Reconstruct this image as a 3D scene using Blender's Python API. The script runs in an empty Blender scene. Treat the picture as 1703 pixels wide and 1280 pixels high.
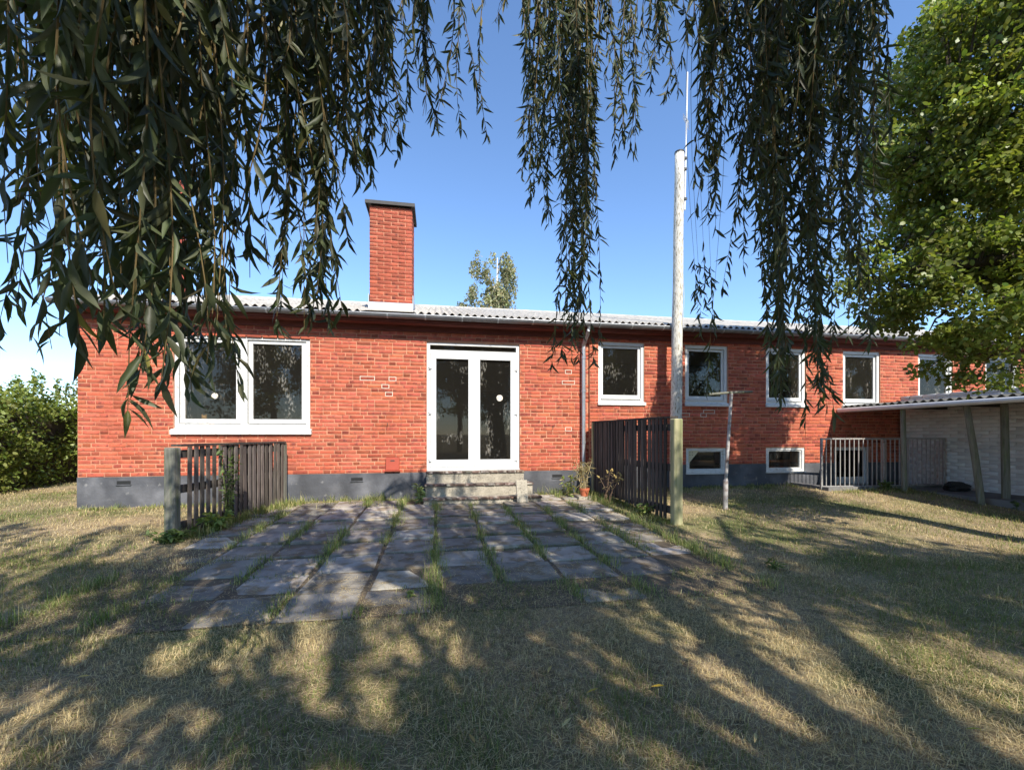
import bpy, bmesh, math, random
import numpy as np
from mathutils import Vector, Matrix
rng = np.random.default_rng(7); random.seed(7)
SC = bpy.context.scene
COL = SC.collection
R = math.radians
# ------------------------------------------------------------------ camera, world, sun
FPX, CX, HOR, TH, CAMZ = 720.0, 851.5, 722.0, R(9.85), 1.2
cam = bpy.data.cameras.new('camera'); camo = bpy.data.objects.new('camera', cam); COL.objects.link(camo)
cam.sensor_width = 36; cam.lens = FPX/1703*36; cam.shift_y = (HOR-640)/1703
cam.clip_start = .05; cam.clip_end = 2000
camo.location = (0, 0, CAMZ); camo.rotation_euler = (R(90), 0, -TH)
SC.camera = camo
PHI, EL = R(14), R(42)
w = bpy.data.worlds.new('World'); SC.world = w; w.use_nodes = True
nt = w.node_tree; bg = nt.nodes['Background']
sky = nt.nodes.new('ShaderNodeTexSky'); sky.sky_type = 'NISHITA'; sky.sun_disc = False
sky.sun_elevation = EL; sky.sun_rotation = R(180)-PHI; sky.air_density = 1.0; sky.dust_density = .05; sky.ozone_density = 6.0
nt.links.new(sky.outputs[0], bg.inputs[0]); bg.inputs[1].default_value = .15
sun = bpy.data.lights.new('sun', 'SUN'); suno = bpy.data.objects.new('sun', sun); COL.objects.link(suno)
sun.energy = 4.3; sun.angle = R(.53); sun.color = (1, .94, .84)
sdir = Vector((-math.sin(PHI)*math.cos(EL), math.cos(PHI)*math.cos(EL), -math.sin(EL)))
suno.rotation_euler = sdir.to_track_quat('-Z', 'Y').to_euler(); suno.location = (3, -8, 12)
SC.view_settings.view_transform = 'Standard'; SC.view_settings.look = 'None'
SC.view_settings.exposure = .92; SC.view_settings.gamma = 1
SC.render.engine = 'CYCLES'

cT, sT = math.cos(TH), math.sin(TH)
def pix(x, y, d):                         # photo pixel + depth along the optical axis -> world
    xc = (x-CX)/FPX*d
    return Vector((xc*cT+d*sT, -xc*sT+d*cT, CAMZ+(HOR-y)/FPX*d))
def proj(P):                              # world points (n,3) -> pixel x, y, depth
    P = np.asarray(P); xc = P[:, 0]*cT-P[:, 1]*sT; d = P[:, 0]*sT+P[:, 1]*cT
    dd = np.where(np.abs(d) < 1e-3, 1e-3, d)
    return CX+xc/dd*FPX, HOR-(P[:, 2]-CAMZ)/dd*FPX, d
def sm(a, b, x):
    t = np.clip((x-a)/(b-a), 0, 1); return t*t*(3-2*t)
_lat = np.random.default_rng(3).random((128, 128))
def vn(x, y, s, o=0):                     # value noise 0..1
    x = np.asarray(x, float)/s+o*17.3+500; y = np.asarray(y, float)/s+o*9.7+500
    i = np.floor(x).astype(int); j = np.floor(y).astype(int); fx = x-i; fy = y-j
    fx = fx*fx*(3-2*fx); fy = fy*fy*(3-2*fy); L = lambda a, b: _lat[a % 128, b % 128]
    return (L(i, j)*(1-fx)+L(i+1, j)*fx)*(1-fy)+(L(i, j+1)*(1-fx)+L(i+1, j+1)*fx)*fy
def gz(x, y):
    x = np.asarray(x, float); y = np.asarray(y, float)
    near = sm(40, 20, np.hypot(x, y))
    return sm(4, 7, y)*(.05+.012*np.clip(x+3, 0, 9))*near+near*(.03*(vn(x, y, 1.3)-.5)+.012*(vn(x, y, .33, 2)-.5))
def gzf(x, y): return float(gz(x, y))

# ------------------------------------------------------------------ materials
def mat(name, base, rough=.8, var=None, vscale=6., bump=0, bscale=60., attr=False, objcol=False, spec=.3, metal=0, trans=0, c2=None, c2s=3., c2lo=.45, c2hi=.65, stretch=None, c3=None, c3s=25., c3lo=.6, c3hi=.7):
    m = bpy.data.materials.new(name); m.use_nodes = True; n = m.node_tree; N = n.nodes; L = n.links
    b = N['Principled BSDF']; b.inputs['Roughness'].default_value = rough; b.inputs['Metallic'].default_value = metal
    b.inputs['Specular IOR Level'].default_value = spec
    tc = N.new('ShaderNodeTexCoord'); co = tc.outputs['Object']
    if objcol or stretch:
        mp = N.new('ShaderNodeMapping'); L.new(co, mp.inputs[0]); co = mp.outputs[0]
        if stretch: mp.inputs['Scale'].default_value = stretch
        if objcol:
            oi0 = N.new('ShaderNodeObjectInfo'); ml = N.new('ShaderNodeVectorMath'); ml.operation = 'SCALE'
            ml.inputs[0].default_value = (37, 53, 71); L.new(oi0.outputs['Random'], ml.inputs['Scale']); L.new(ml.outputs[0], mp.inputs['Location'])
    def noise(s, det=4):
        t = N.new('ShaderNodeTexNoise'); t.inputs['Scale'].default_value = s; t.inputs['Detail'].default_value = det
        L.new(co, t.inputs['Vector']); return t.outputs[0]
    def mix(kind, fac, a, bb):
        x = N.new('ShaderNodeMix'); x.data_type = 'RGBA'; x.blend_type = kind
        for i, v in ((0, fac), (6, a), (7, bb)):
            if hasattr(v, 'is_linked') or isinstance(v, bpy.types.NodeSocket): L.new(v, x.inputs[i])
            else: x.inputs[i].default_value = v if i == 0 else (*v, 1)
        return x.outputs[2]
    def ramp(v, lo, hi):
        r = N.new('ShaderNodeMapRange'); r.inputs[1].default_value = lo; r.inputs[2].default_value = hi
        L.new(v, r.inputs[0]); return r.outputs[0]
    c = base
    if c2: c = mix('MIX', ramp(noise(c2s, 6), c2lo, c2hi), c, c2)
    if c3: c = mix('MIX', ramp(noise(c3s, 6), c3lo, c3hi), c, c3)
    if var:
        g = N.new('ShaderNodeMapRange'); g.inputs[1].default_value = .25; g.inputs[2].default_value = .75
        g.inputs[3].default_value = 1-var; g.inputs[4].default_value = 1+var; L.new(noise(vscale, 6), g.inputs[0])
        c = mix('MULTIPLY', 1., c, g.outputs[0])
    if attr:
        a = N.new('ShaderNodeAttribute'); a.attribute_name = 'col'; c = mix('MULTIPLY', 1., c, a.outputs['Color'])
    if objcol:
        o = N.new('ShaderNodeObjectInfo'); c = mix('MULTIPLY', 1., c, o.outputs['Color'])
    if isinstance(c, tuple): b.inputs['Base Color'].default_value = (*c, 1)
    else: L.new(c, b.inputs['Base Color'])
    if bump:
        bp = N.new('ShaderNodeBump'); bp.inputs['Strength'].default_value = bump; bp.inputs['Distance'].default_value = .01
        L.new(noise(bscale, 5), bp.inputs['Height']); L.new(bp.outputs[0], b.inputs['Normal'])
    if trans:
        t = N.new('ShaderNodeBsdfTranslucent'); ms = N.new('ShaderNodeMixShader'); ms.inputs[0].default_value = trans
        if isinstance(c, tuple): t.inputs[0].default_value = (*c, 1)
        else: L.new(mix('MULTIPLY', 1., c, (1.25, 1.3, .6)), t.inputs[0])
        L.new(b.outputs[0], ms.inputs[1]); L.new(t.outputs[0], ms.inputs[2]); L.new(ms.outputs[0], N['Material Output'].inputs[0])
    return m
def glass_mat():
    m = bpy.data.materials.new('window_glass'); m.use_nodes = True; n = m.node_tree; N = n.nodes; L = n.links
    N.remove(N['Principled BSDF'])
    fr = N.new('ShaderNodeFresnel'); fr.inputs[0].default_value = 1.38
    t = N.new('ShaderNodeBsdfTransparent'); t.inputs[0].default_value = (.75, .73, .68, 1)
    g = N.new('ShaderNodeBsdfGlossy'); g.inputs['Roughness'].default_value = .015
    a = N.new('ShaderNodeMixShader'); L.new(fr.outputs[0], a.inputs[0]); L.new(t.outputs[0], a.inputs[1]); L.new(g.outputs[0], a.inputs[2])
    d = N.new('ShaderNodeBsdfDiffuse'); d.inputs[0].default_value = (.55, .52, .46, 1)
    tc = N.new('ShaderNodeTexCoord'); mp = N.new('ShaderNodeMapping'); mp.inputs['Scale'].default_value = (1, 1, .45)
    L.new(tc.outputs['Object'], mp.inputs[0])
    no = N.new('ShaderNodeTexNoise'); no.inputs['Scale'].default_value = 38; no.inputs['Detail'].default_value = 8; L.new(mp.outputs[0], no.inputs['Vector'])
    no2 = N.new('ShaderNodeTexNoise'); no2.inputs['Scale'].default_value = 5; L.new(mp.outputs[0], no2.inputs['Vector'])
    mu = N.new('ShaderNodeMath'); mu.operation = 'MULTIPLY'; L.new(no.outputs[0], mu.inputs[0]); L.new(no2.outputs[0], mu.inputs[1])
    mr = N.new('ShaderNodeMapRange'); mr.inputs[1].default_value = .33; mr.inputs[2].default_value = .46; mr.inputs[3].default_value = .012; mr.inputs[4].default_value = .22
    L.new(mu.outputs[0], mr.inputs[0])
    e = N.new('ShaderNodeMixShader'); L.new(mr.outputs[0], e.inputs[0]); L.new(a.outputs[0], e.inputs[1]); L.new(d.outputs[0], e.inputs[2])
    L.new(e.outputs[0], N['Material Output'].inputs[0]); return m
M = dict(
 brick=mat('brick', (.43, .102, .056), .85, var=.22, vscale=9, bump=.6, bscale=55, attr=True, objcol=True, c2=(.22, .058, .042), c2s=14, c2lo=.55, c2hi=.72, c3=(.52, .2, .13), c3s=40, c3lo=.62, c3hi=.78),
 mortar=mat('mortar', (.52, .25, .15), .95, var=.25, vscale=5, bump=.5, bscale=120, c2=(.40, .125, .07), c2s=1.1, c2lo=.45, c2hi=.7),
 plinth=mat('plinth_render', (.075, .077, .085), .85, var=.3, vscale=3, bump=.5, bscale=30, c2=(.16, .16, .17), c2s=2.2, c2lo=.48, c2hi=.75, c3=(.26, .255, .245), c3s=9, c3lo=.66, c3hi=.8),
 white=mat('white_paint', (.66, .66, .645), .45, var=.06, vscale=8, c3=(.55, .53, .48), c3s=30, c3lo=.66, c3hi=.74),
 oldwhite=mat('weathered_white_paint', (.60, .595, .57), .6, var=.1, vscale=10, bump=.3, c3=(.35, .32, .27), c3s=18, c3lo=.6, c3hi=.68, stretch=(1, 1, 4)),
 glass=glass_mat(),
 fibre=mat('fibre_cement', (.44, .41, .36), .95, var=.25, vscale=7, bump=.4, bscale=80, c2=(.25, .245, .22), c2s=5, c2lo=.5, c2hi=.75),
 darkfibre=mat('mossy_sheet', (.09, .088, .08), .95, var=.3, vscale=5),
 zinc=mat('zinc', (.42, .44, .46), .42, var=.15, vscale=6, metal=.75),
 darkzinc=mat('gutter_zinc', (.20, .20, .21), .45, var=.2, vscale=9, metal=.6),
 lead=mat('flashing', (.42, .45, .48), .6, var=.12, vscale=8, metal=.3),
 darkmetal=mat('dark_metal', (.05, .048, .045), .6, var=.2),
 board=mat('eave_board', (.13, .035, .026), .8, var=.3, vscale=5, stretch=(1, 1, 6)),
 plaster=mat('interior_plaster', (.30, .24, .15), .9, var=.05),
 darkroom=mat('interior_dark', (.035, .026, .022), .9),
 floorwood=mat('interior_floor', (.12, .055, .03), .6, var=.2, vscale=4),
 conc=mat('step_concrete', (.36, .32, .25), .95, var=.25, vscale=6, bump=.7, bscale=90, c3=(.14, .12, .1), c3s=60, c3lo=.52, c3hi=.66),
 tile=mat('clinker_tile', (.12, .075, .058), .6, var=.3, vscale=20, objcol=True, c3=(.42, .37, .30), c3s=12, c3lo=.5, c3hi=.65),
 slab=mat('patio_slab', (.33, .295, .245), .95, var=.28, vscale=4, bump=.8, bscale=70, objcol=True, c2=(.17, .155, .135), c2s=3.5, c2lo=.46, c2hi=.68, c3=(.22, .17, .105), c3s=7, c3lo=.5, c3hi=.64),
 slat=mat('old_dark_wood', (.060, .050, .043), .9, var=.4, vscale=5, objcol=True, bump=.5, bscale=30, stretch=(8, 8, 1)),
 greywood=mat('silvered_wood', (.17, .165, .135), .9, var=.35, vscale=4, bump=.5, bscale=30, stretch=(10, 10, 1), c3=(.12, .14, .07), c3s=3, c3lo=.5, c3hi=.7),
 newwood=mat('greenish_post_wood', (.36, .33, .19), .85, var=.25, vscale=4, stretch=(10, 10, 1), c3=(.17, .18, .08), c3s=2, c3lo=.48, c3hi=.7),
 mastwood=mat('flaking_white_wood', (.60, .57, .50), .85, var=.15, vscale=6, bump=.8, bscale=14, stretch=(5, 5, .8), c3=(.22, .19, .13), c3s=16, c3lo=.53, c3hi=.62),
 palepipe=mat('galvanised_tube', (.62, .62, .62), .45, metal=.3, var=.1),
 rustpipe=mat('painted_steel_post', (.36, .34, .33), .6, var=.3, vscale=10, c3=(.16, .1, .08), c3s=12, c3lo=.5, c3hi=.7),
 rail=mat('railing_paint', (.30, .29, .275), .6, var=.25, vscale=9, c3=(.2, .12, .08), c3s=22, c3lo=.58, c3hi=.7),
 terra=mat('terracotta', (.46, .13, .06), .8, var=.15),
 meter=mat('red_box', (.38, .075, .045), .6, var=.12),
 whitebrick=mat('whitewashed_brick', (.62, .615, .60), .9, var=.12, vscale=2.5, bump=.5, bscale=40, attr=True, c3=(.3, .28, .25), c3s=7, c3lo=.66, c3hi=.74),
 whitemortar=mat('whitewashed_joint', (.5, .495, .48), .95, var=.15, vscale=3),
 soil=mat('lawn_soil', (.27, .205, .12), 1, var=.35, vscale=3, bump=.8, bscale=40, c2=(.11, .12, .04), c2s=.9, c2lo=.45, c2hi=.65, c3=(.08, .06, .035), c3s=6, c3lo=.56, c3hi=.72),
 bed=mat('patio_bed', (.13, .10, .065), 1, var=.3, vscale=6, bump=.8, bscale=60),
 grass=mat('grass_blade', (1, 1, 1), .7, attr=True, trans=.25, spec=.2),
 leaf=mat('willow_leaf', (.066, .078, .034), .5, attr=True, objcol=True, trans=.3, spec=.4),
 leaf2=mat('broad_leaf', (.19, .225, .05), .45, attr=True, trans=.4, spec=.4),
 birch=mat('birch_leaf', (.27, .265, .15), .5, attr=True, trans=.3),
 weed=mat('weed_leaf', (1, 1, 1), .6, attr=True, trans=.3),
 bark=mat('bark', (.075, .06, .045), .95, var=.4, vscale=6, bump=1., bscale=18, stretch=(3, 3, .7)),
 twig=mat('twig', (.13, .09, .035), .8, var=.3),
 birchbark=mat('birch_bark', (.5, .48, .44), .8, var=.3, vscale=3),
 yleaf=mat('fallen_leaf', (.50, .33, .05), .7, objcol=True),
 disc=mat('vent_plastic', (.72, .66, .56), .6, c3=(.3, .25, .2), c3s=30, c3lo=.55, c3hi=.65),
 toy=mat('tan_plush', (.55, .36, .17), .95, var=.3, vscale=25),
 concgrey=mat('yard_concrete', (.17, .165, .16), .95, var=.25, vscale=3, bump=.4),
 bag=mat('black_bag_and_vent_shade', (.02, .02, .02), .5), bluecurtain=mat('pale_curtain', (.30, .34, .38), .9),
 perf=mat('perforated_board', (.55, .47, .30), .8),
)
# ------------------------------------------------------------------ mesh helpers
class MB:
    def __init__(s): s.v = []; s.f = []
    def add(s, v, f): o = len(s.v); s.v += [tuple(p) for p in v]; s.f += [tuple(i+o for i in q) for q in f]; return s
    def box(s, x0, x1, y0, y1, z0, z1, ch=0):
        if ch: return s.cham(x0, x1, y0, y1, z0, z1, ch)
        return s.add([(x0,y0,z0),(x1,y0,z0),(x1,y1,z0),(x0,y1,z0),(x0,y0,z1),(x1,y0,z1),(x1,y1,z1),(x0,y1,z1)],
            [(0,3,2,1),(4,5,6,7),(0,1,5,4),(1,2,6,5),(2,3,7,6),(3,0,4,7)])
    def cham(s, x0, x1, y0, y1, z0, z1, c):
        bm = bmesh.new(); bmesh.ops.create_cube(bm, size=1)
        for v in bm.verts: v.co = ((x0+x1)/2+v.co.x*(x1-x0), (y0+y1)/2+v.co.y*(y1-y0), (z0+z1)/2+v.co.z*(z1-z0))
        bmesh.ops.bevel(bm, geom=bm.edges[:], offset=c, segments=1, affect='EDGES')
        bm.verts.index_update(); s.add([v.co[:] for v in bm.verts], [[v.index for v in f.verts] for f in bm.faces]); bm.free(); return s
    def tube(s, pts, rad, n=8, cap=True):
        pts = [Vector(p) for p in pts]; rad = [rad]*len(pts) if not hasattr(rad, '__len__') else rad; o = len(s.v)
        for i, p in enumerate(pts):
            t = (pts[min(i+1, len(pts)-1)]-pts[max(i-1, 0)]).normalized()
            a = t.cross(Vector((0, 0, 1)) if abs(t.z) < .95 else Vector((1, 0, 0))).normalized(); b = t.cross(a)
            for k in range(n):
                q = 2*math.pi*k/n; s.v.append(tuple(p+(a*math.cos(q)+b*math.sin(q))*rad[i]))
        for i in range(len(pts)-1):
            for k in range(n):
                k2 = (k+1) % n; s.f.append((o+i*n+k, o+i*n+k2, o+(i+1)*n+k2, o+(i+1)*n+k))
        if cap: s.f.append(tuple(o+k for k in range(n))[::-1]); s.f.append(tuple(o+(len(pts)-1)*n+k for k in range(n)))
        return s
    def obar(s, a, b, wx, wy, up=(0, 0, 1)):              # oriented bar from a to b
        a, b = Vector(a), Vector(b); t = (b-a).normalized(); u = Vector(up); x = t.cross(u).normalized(); y = x.cross(t)
        v = [p+x*i*wx/2+y*j*wy/2 for p in (a, b) for i, j in ((-1,-1),(1,-1),(1,1),(-1,1))]
        return s.add(v, [(0,3,2,1),(4,5,6,7),(0,1,5,4),(1,2,6,5),(2,3,7,6),(3,0,4,7)])
    def mesh(s, name, m, smooth=False):
        me = bpy.data.meshes.new(name); me.from_pydata(s.v, [], s.f); me.materials.append(m)
        bm = bmesh.new(); bm.from_mesh(me); bmesh.ops.recalc_face_normals(bm, faces=bm.faces); bm.to_mesh(me); bm.free()
        if smooth: me.polygons.foreach_set('use_smooth', [True]*len(me.polygons))
        return me
    def build(s, name, m, parent=None, smooth=False, loc=None):
        return link(name, s.mesh(name, m, smooth), parent, loc)
def link(name, data, parent=None, loc=None):
    o = bpy.data.objects.new(name, data); COL.objects.link(o)
    if parent: o.parent = parent
    if loc is not None: o.location = loc
    return o
def ones(me):
    a = me.attributes.new('col', 'FLOAT_COLOR', 'POINT'); a.data.foreach_set('color', np.ones(len(me.vertices)*4, 'f')); return me
def fast(name, V, F, m, col=None, smooth=False):
    V = np.asarray(V, 'f').reshape(-1, 3); F = np.asarray(F, 'i'); k = F.shape[1]
    me = bpy.data.meshes.new(name); me.vertices.add(len(V)); me.vertices.foreach_set('co', V.ravel())
    me.loops.add(F.size); me.loops.foreach_set('vertex_index', F.ravel())
    me.polygons.add(len(F)); me.polygons.foreach_set('loop_start', np.arange(0, F.size, k, dtype='i'))
    if smooth: me.polygons.foreach_set('use_smooth', np.ones(len(F), bool))
    if col is not None:
        a = me.attributes.new('col', 'FLOAT_COLOR', 'POINT'); a.data.foreach_set('color', np.c_[col, np.ones(len(V))].astype('f').ravel())
    me.update(calc_edges=True); me.materials.append(m); return me
def inst(T, TF, P, X, Y, Z, sx, sy, sz, col):             # template copies baked in one array
    n, k = len(P), len(T)
    V = P[:, None]+T[None, :, 0:1]*(X*sx[:, None])[:, None]+T[None, :, 1:2]*(Y*sy[:, None])[:, None]+T[None, :, 2:3]*(Z*sz[:, None])[:, None]
    F = (TF[None]+(np.arange(n)*k)[:, None, None]).reshape(-1, TF.shape[1])
    return V.reshape(-1, 3), F, np.repeat(col, k, 0)
def nrm(a): return a/np.maximum(np.linalg.norm(a, axis=-1, keepdims=True), 1e-9)
def frames(D, roll):                                      # leaf frames: Y along D, Z normal with roll
    D = nrm(D); ref = nrm(np.cross(D, rng.normal(size=D.shape)))
    up = np.tile([0, 0, 1.], (len(D), 1)); s = nrm(np.cross(D, up)+1e-4*ref); n = np.cross(s, D)
    c, q = np.cos(roll)[:, None], np.sin(roll)[:, None]; Zv = n*c+s*q; return np.cross(D, Zv), D, Zv
def tag(o, label=None, cat=None, group=None, kind=None):
    for k, v in (('label', label), ('category', cat), ('group', group), ('kind', kind)):
        if v: o[k] = v
    return o
def thing(name, label, cat, loc=(0, 0, 0), group=None):
    return tag(link(name, None, None, loc), label, cat, group)
def tinted(o, v, j=.0):
    o.color = (v*(1+random.uniform(-j, j)), v, v*(1+random.uniform(-j, j)), 1); return o

# ------------------------------------------------------------------ ground
YF, XL, XS, XR = 7.78, -5.5, 2.82, 17.0           # facade plane, left corner, wall joint, right end
YR = YF-.05                                         # right-hand wall stands a little proud
PIT = (7.25, 9.66, 7.0, YR)
gx = np.unique(np.r_[np.array([-900, -400, -150, -70, -40, -25]), np.arange(-16, 16.01, .4), 25, 40, 70, 150, 400, 900, PIT[0], PIT[1]])
gy = np.unique(np.r_[np.array([-900, -400, -150, -70, -40, -25]), np.arange(-12, 20.01, .4), 30, 50, 80, 150, 400, 900, PIT[2], PIT[3]])
GX, GY = np.meshgrid(gx, gy); V = np.c_[GX.ravel(), GY.ravel(), gz(GX, GY).ravel()]
nx = len(gx); F = []
for j in range(len(gy)-1):
    for i in range(nx-1):
        cxm, cym = (gx[i]+gx[i+1])/2, (gy[j]+gy[j+1])/2
        if PIT[0] < cxm < PIT[1] and PIT[2] < cym < PIT[3]: continue
        F.append((j*nx+i, j*nx+i+1, (j+1)*nx+i+1, (j+1)*nx+i))
g = link('ground', fast('ground', V, F, M['soil'], smooth=True)); tag(g, kind='structure')
# stairwell down to the basement door
mb = MB(); z0 = gzf(8.4, 7.0)
mb.box(PIT[0]-.15, PIT[0], PIT[2]-.15, PIT[3], -1.5, z0+.06); mb.box(PIT[0], PIT[1], PIT[2]-.15, PIT[2], -1.5, z0+.06); mb.box(PIT[0], PIT[1], PIT[2], PIT[3], -1.6, -1.2)
tag(mb.build('basement_stairwell', M['concgrey']), kind='structure')
# concrete strip under the lean-to
mb = MB(); mb.box(8.75, 9.70, 2.0, 6.86, -.05, .17); tag(mb.build('yard_paving', M['concgrey']), kind='structure')

# ------------------------------------------------------------------ patio
PX0, PX1, PY0, PY1 = -2.62, 2.62, 2.95, 7.38
mb = MB(); n = 12
for i in range(n):
    for j in range(n):
        xa, xb = PX0+(PX1-PX0)*i/n, PX0+(PX1-PX0)*(i+1)/n; ya, yb = PY0+(PY1-PY0)*j/n, PY0+(PY1-PY0)*(j+1)/n
        mb.add([(x, y, gzf(x, y)+.006) for x, y in ((xa, ya), (xb, ya), (xb, yb), (xa, yb))], [(0, 1, 2, 3)])
patio = tag(mb.build('patio', M['bed']), kind='structure')
slabm = []
for k in range(4):
    m_ = MB().cham(-.24, .24, -.24, .24, -.05, 0, .008)
    m_.v = [(x+random.uniform(-.006, .006), y+random.uniform(-.006, .006), z+random.uniform(-.003, .003)) for x, y, z in m_.v]
    slabm.append(m_.mesh('slab', M['slab']))
slabs = []
for i in range(10):
    for j in range(9):
        x = -2.36+i*.522; y = 3.2+j*.503
        if -.3 < x < 1.75 and y > 6.75: continue
        if j == 0 and random.random() < .2: continue
        if (i == 0 and j < 3) or (i == 1 and j < 1) or (i == 9 and j < 2) or (i == 8 and j < 1): continue
        o = link('slab', slabm[random.randrange(4)], patio)
        sink = -.014*max(0, 2-j)/2-.008*(i in (0, 9))
        o.location = (x+random.uniform(-.012, .012), y+random.uniform(-.012, .012), gzf(x, y)+.022+sink+random.uniform(-.007, .007))
        o.rotation_euler = (random.uniform(-.018, .018), random.uniform(-.018, .018), random.uniform(-.02, .02)+random.choice((0, math.pi/2, math.pi)))
        tinted(o, random.uniform(.62, 1.3), .04)

# ------------------------------------------------------------------ house
house = thing('brick_house', 'long low red brick house with corrugated roof, chimney and white windows', 'house', (0, YF, 0))
H = lambda mb, name, m, parent=None, smooth=False: mb.build(name, M[m], parent or house, smooth)
# all house meshes use local y measured from the facade plane (house origin at y = YF); parents of sub-parts sit at the origin
CO = .0667
ZP, ZPR, ZT = .53, .61, 3.22
WL = dict(x0=-4.17, x1=-2.11, z0=1.20, z1=2.83)
DR = dict(x0=-.178, x1=1.495, z0=.56, z1=2.84)
wx = [2.99, 4.77, 6.55, 8.37, 10.28, 12.1, 13.95]
SW = [dict(x0=x, x1=x+.925, z0=1.75, z1=2.95) for x in wx]
BW = [dict(x0=4.79, x1=5.66, z0=.44, z1=.93), dict(x0=6.55, x1=7.45, z0=.44, z1=.93)]
BD = dict(x0=8.15, x1=9.05, z0=-1.2, z1=.93)
def backing(x0, x1, z0, z1, ops, y0, y1):
    xs = sorted({x0, x1, *[o['x0'] for o in ops], *[o['x1'] for o in ops]}); zs = sorted({z0, z1, *[min(max(o['z0'], z0), z1) for o in ops], *[min(max(o['z1'], z0), z1) for o in ops]})
    mb = MB()
    for a, b in zip(xs, xs[1:]):
        run = None
        for c, d in zip(zs, zs[1:]):
            cx, cz = (a+b)/2, (c+d)/2
            hole = any(o['x0'] < cx < o['x1'] and o['z0'] < cz < o['z1'] for o in ops)
            if hole:
                if run: mb.box(a, b, y0, y1, *run); run = None
            else: run = (run[0], d) if run else (c, d)
        if run: mb.box(a, b, y0, y1, *run)
    return mb
wallL = H(backing(XL, XS, ZP, ZT, [WL, DR], .005, .33), 'wall', 'mortar')
wallR = H(backing(XS, XR, ZPR, ZT, SW+[dict(b) for b in BW]+[BD], -.044, .33), 'wall', 'mortar')
plL = H(backing(XL-.0, XS, -.3, ZP, [DR], -.012, .33), 'plinth', 'plinth')
plR = H(backing(XS, XR, -1.3, ZPR-.001, BW+[BD], -.046, .33), 'plinth', 'plinth')
def bricks(x0, x1, z0, z1, ops, pat=(.24, .24, .12)):
    out = []; c = 0; z = z0
    while z+CO*.7 < z1:
        zt = min(z+CO, z1); off = [0, -.30, -.12, -.42][c % 4]+random.choice((0, 0, -.06, .12)); x = x0-.6+off; k = 0
        while x < x1:
            L = pat[k % 3]; a, b = max(x, x0), min(x+L, x1); x += L; k += 1
            if b-a < .04: continue
            parts = [(a, b)]
            for o in ops:
                if o['z0'] < z+CO*.5 < o['z1']:
                    np_ = []
                    for p, q in parts:
                        if q <= o['x0'] or p >= o['x1']: np_.append((p, q)); continue
                        if p < o['x0']: np_.append((p, o['x0']))
                        if q > o['x1']: np_.append((o['x1'], q))
                    parts = np_
            for p, q in parts:
                if q-p > .03: out.append((p+.006, q-.006, z+.006, zt-.006, L, abs(q-p-L) < 1e-6 and abs(zt-z-CO) < 1e-6))
        z += CO; c += 1
    return out
# one chamfered open-backed brick: front frame at y=-0.004, back at y=.02
BT = np.array([(x, 0., z) for x, z in ((0,0),(1,0),(1,1),(0,1))]*3); BF = np.array([(0,1,2,3)]+[(4+i, 4+(i+1)%4, (i+1)%4, i) for i in range(4)]+[(8+i, 8+(i+1)%4, 4+(i+1)%4, 4+i) for i in range(4)])
def brick_verts(xa, xb, za, zb, yo, depth=.03, ch=.004):
    v = BT.copy()
    for r, (ins, yy) in enumerate(((ch, 0), (0, ch), (0, depth))):
        q = v[r*4:r*4+4]; q[:, 0] = np.where(q[:, 0] > .5, xb-ins, xa+ins); q[:, 2] = np.where(q[:, 2] > .5, zb-ins, za+ins); q[:, 1] = yy
    v[:8] += np.random.default_rng(int((xa*977+zb*7919)*100) % 99991).normal(0, .0013, (8, 3)); v[:, 1] += yo
    return v
def shade(L):
    r = random.random()
    if L < .2: return random.uniform(.5, .95) if r < .6 else random.uniform(.9, 1.1)
    return random.uniform(.82, 1.12) if r < .86 else random.uniform(.55, .8)
def bulk(name, lst, parent, y, m='brick', sh=shade):
    V, F, C = [], [], []
    for k, (a, b, c, d, L, _) in enumerate(lst):
        V.append(brick_verts(a, b, c, d, y+random.uniform(-.002, .002))); F.append(BF+12*k); s_ = sh(L); C.append(np.tile([s_, s_*random.uniform(.9, 1.12), s_*random.uniform(.9, 1.1)], (12, 1)))
    return tag(link(name, fast(name, np.vstack(V), np.vstack(F), M[m], np.vstack(C)), parent), kind='stuff')
bl = bricks(XL, XS, ZP, ZT, [WL, DR])
cand = [b for b in bl if b[5] and b[4] > .2 and b[2] < 2.9]
cand.sort(key=lambda b: b[0]); single = cand[:300]; ss = set(map(id, single))
bulk('brickwork', [b for b in bl if id(b) not in ss], wallL, 0)
bmesh_var = []
for k in range(5):
    me = fast('brick', brick_verts(-.114+k*1e-4, .114, -.0273, .0273, 0), BF, M['brick'], np.ones((12, 3))); bmesh_var.append(me)
for b in single:
    o = link('brick', random.choice(bmesh_var), wallL, ((b[0]+b[1])/2, random.uniform(-.002, .002), (b[2]+b[3])/2)); tinted(o, shade(.24), .09)
br_r = bricks(XS, XR, ZPR, ZT, SW+BW+[BD]); bulk('brickwork', br_r, wallR, -.05)
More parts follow.
